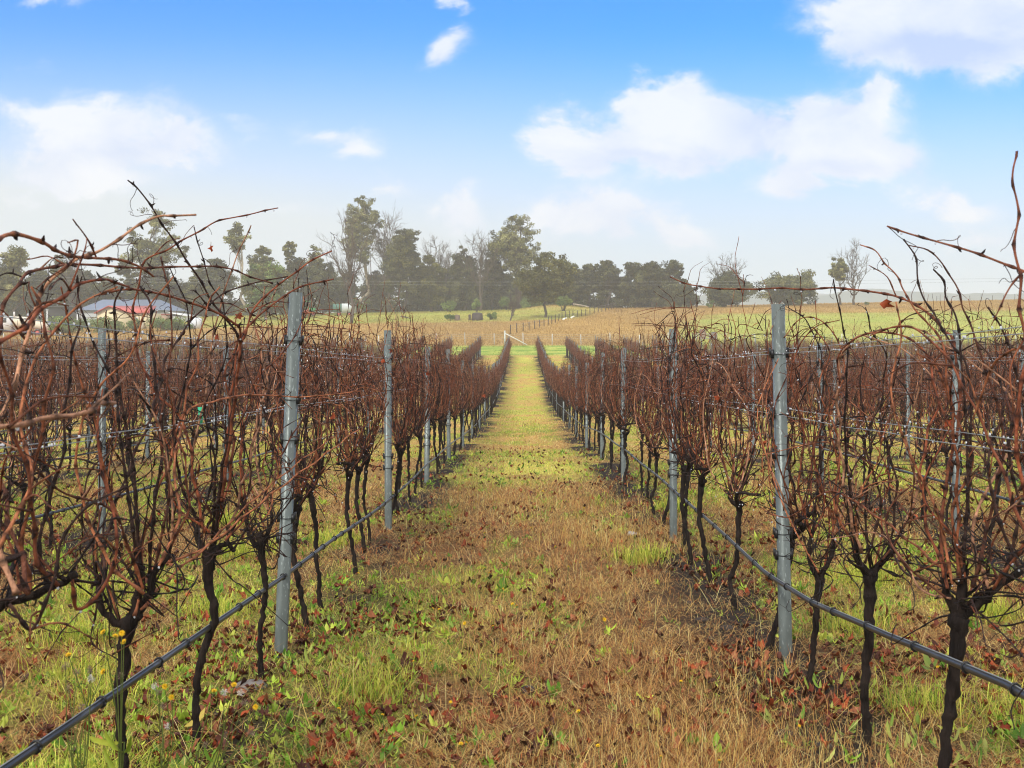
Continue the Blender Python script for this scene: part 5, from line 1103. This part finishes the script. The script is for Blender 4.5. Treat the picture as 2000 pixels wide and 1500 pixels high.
FP = [(880,1372),(814,1400),(747,1397),(900,1454),(911,1452),(808,1292),(841,1293),(666,1317),(652,1267),(662,1385),(770,1440),(1168,1457),(1236,1254),(1282,1273),(1291,1478),(1267,1177),(1001,1180),(1009,1185),(956,1120),(946,1110),(982,1152),(908,1218),(963,1224),(1041,1232),(858,1191),(845,1189),(946,1041),(1038,1031),(1110,1108),(1133,1099),(1085,1068),(1222,1159),(1140,992),(1681,1221),(1832,1304),(1916,1289),(1944,1289),(1815,1206),(1405,1487),(1333,1290),(1330,1332),(1561,1418),(1616,1120),(1757,1105),(565,1289),(498,1382),(479,1207),(107,1003),(201,1235),(700,1120),(930,980),(880,1010),(1060,960),(820,1075),(1180,1210),(940,1290),(1130,1390)]
zones = {'l': 'small yellow weed flower among the vines left of the path', 'm': 'small yellow weed flower open in the brown grass of the path', 'r': 'small yellow weed flower among the vines right of the path'}
fsorted = []
for (px_, py_) in FP: x, y = hit(px_, py_, .08); fsorted.append((y, px_, py_, 'l' if x < -1.05 else 'r' if x > 1.15 else 'ml' if x < 0 else 'mr'))
fsorted.sort(); fcount = {}
zlab = {'l': 'under the left vines', 'r': 'under the right vines', 'ml': 'on the left half of the path', 'mr': 'on the right half of the path'}
for (_, px_, py_, zk) in fsorted:
    j_ = fcount.get(zk, 0); fcount[zk] = j_ + 1; jw = 'nearest' if j_ == 0 else (ORD + ['twenty-fifth', 'twenty-sixth', 'twenty-seventh', 'twenty-eighth', 'twenty-ninth', 'thirtieth', 'thirty-first', 'thirty-second'])[j_] + ' nearest'
    hgt = rng.uniform(.05, .12); x, y = hit(px_, py_, hgt); zg = float(gz(x, y))
    o = empty('weed_flower', (x, y, zg), rng.random() * 6, f'small yellow weed flower, {jw} to the viewer {zlab[zk]}', 'flower', 'yellow flowers ' + zlab[zk])
    dx, dy = rng.normal(0, .02, 2); w = MB(); w.tube([(dx * 2, dy * 2, 0), (dx * .5, dy * .5, hgt * .5), (0, 0, hgt - .008)], [.0018, .0015, .0013], 4, (.20,.28,.07)); obj('stem', w, M['leaf'], o)
    pm_, cm_ = fh[rng.integers(3)]; sc_ = rng.uniform(.7, 1.2) * (1 + .25 * (y > 6)); a = obj('flower_head', pm_, None, o, loc=(0, 0, hgt)); a.rotation_euler = (rng.normal(0, .45) + .25, rng.normal(0, .4), 0); a.scale = (sc_,) * 3; b_ = obj('cup', cm_, None, a)
def tall_weed(tips, base, d, label):
    """A branching weed: tips = [(px,py,kind)], base = (px,py) of the root."""
    b0 = at(*base, d); b0[2] = gz(b0[0], b0[1]); o = empty('flowering_weed', tuple(float(a) for a in b0), 0, label, 'weed', 'tall weeds at the foot of the near left vines')
    T_ = [at(a, b, d + rng.normal(0, .05)) for a, b, k_ in tips]; top = np.mean(T_, 0); fork = b0 * .42 + top * .58; st = MB(); p = spline([b0, b0 * .7 + fork * .3 + rng.normal(0, .015, 3), fork], .03); st.tube(p - b0, np.linspace(.0032, .0024, len(p)), 6, (.17,.22,.05))
    for q in T_:
        s0 = p[rng.integers(len(p) // 2, len(p))]; pp = spline([s0, s0 * .5 + q * .5 + rng.normal(0, .012, 3) + (0, 0, -.01), q], .02); st.tube(pp - b0, np.linspace(.002, .0013, len(pp)), 5, (.17,.22,.05))
    obj('stem', st, M['leaf'], o)
    for q, (_, _, k_) in zip(T_, tips):
        if k_ == 'y':
            pm_, cm_ = fh[rng.integers(3)]; a = obj('flower_head', pm_, None, o, loc=tuple(float(v_) for v_ in q - b0)); a.rotation_euler = (rng.normal(.3, .4), rng.normal(0, .4), 0); obj('cup', cm_, None, a)
        else:
            w = MB(); n = 60; dd = rng.normal(0, 1, (n, 3)); dd /= np.linalg.norm(dd, axis=1)[:, None]
            for e in dd: w.add([q - b0, q - b0 + e * .012 + np.cross(e, (0, 0, 1)) * .0012, q - b0 + e * .012 - np.cross(e, (0, 0, 1)) * .0012], T=[(0, 1, 2)], c=(.22,.15,.10) if k_ == 'b' else (.62,.58,.50))
            obj('seed_head', w, M['petal'], o, smooth=False)
    for i in range(7):
        s0 = p[rng.integers(2, len(p))] - b0; w = MB(); V, Q, T, C = leaf_fan(s0[:1], s0[1:2], s0[2:3], rng.random(1) * 6.28, rng.uniform(.0, .9, 1), rng.uniform(.06, .12, 1), rng.uniform(.015, .03, 1), pick(GREEN, 1)); w.add(V, Q, T, C); obj('leaf', w, M['leaf'], o)
tall_weed([(225,1243,'y'),(238,1237,'y'),(242,1254,'y'),(202,1235,'y'),(236,1320,'b')], (262,1660), 3.3, 'tall weed with three yellow flowers in front of the second left trunk')
tall_weed([(134,1280,'y'),(128,1300,'b'),(176,1308,'b'),(150,1312,'b'),(133,1345,'b'),(202,1312,'y'),(178,1325,'w'),(160,1380,'b')], (160,1680), 3.2, 'weed with brown seed heads at the lower left edge')
tall_weed([(303,1340,'w'),(312,1352,'b'),(322,1341,'y'),(335,1362,'y'),(318,1378,'b')], (312,1660), 3.45, 'upright weed with one white seed head between the near left trunks')
tall_weed([(457,1338,'y'),(438,1352,'w'),(470,1353,'w'),(499,1381,'y'),(478,1372,'b'),(490,1432,'b')], (345,1640), 3.5, 'leaning weed with a round orange-yellow flower and white seed heads')
tall_weed([(327,1418,'w'),(438,1435,'b'),(402,1455,'b'),(418,1350,'y')], (365,1640), 3.6, 'short branching weed low at the foot of the third left trunk')

# ------------------------------------------------------------------ haze
hb = MB(); hb.box(-1600, 1600, -60, 1700, -75, 47); hz_ = obj('haze', hb, None, smooth=False); hz_.data.materials.clear()
hm = bpy.data.materials.new('haze'); hm.use_nodes = True; n = hm.node_tree.nodes; l = hm.node_tree.links; n.remove(n['Principled BSDF']); pv = n.new('ShaderNodeVolumePrincipled')
pv.inputs['Color'].default_value = (1,.975,.93,1); pv.inputs['Density'].default_value = .00092; pv.inputs['Anisotropy'].default_value = .0; l.new(pv.outputs[0], n['Material Output'].inputs['Volume'])
hz_.data.materials.append(hm); tag(hz_, kind='stuff')
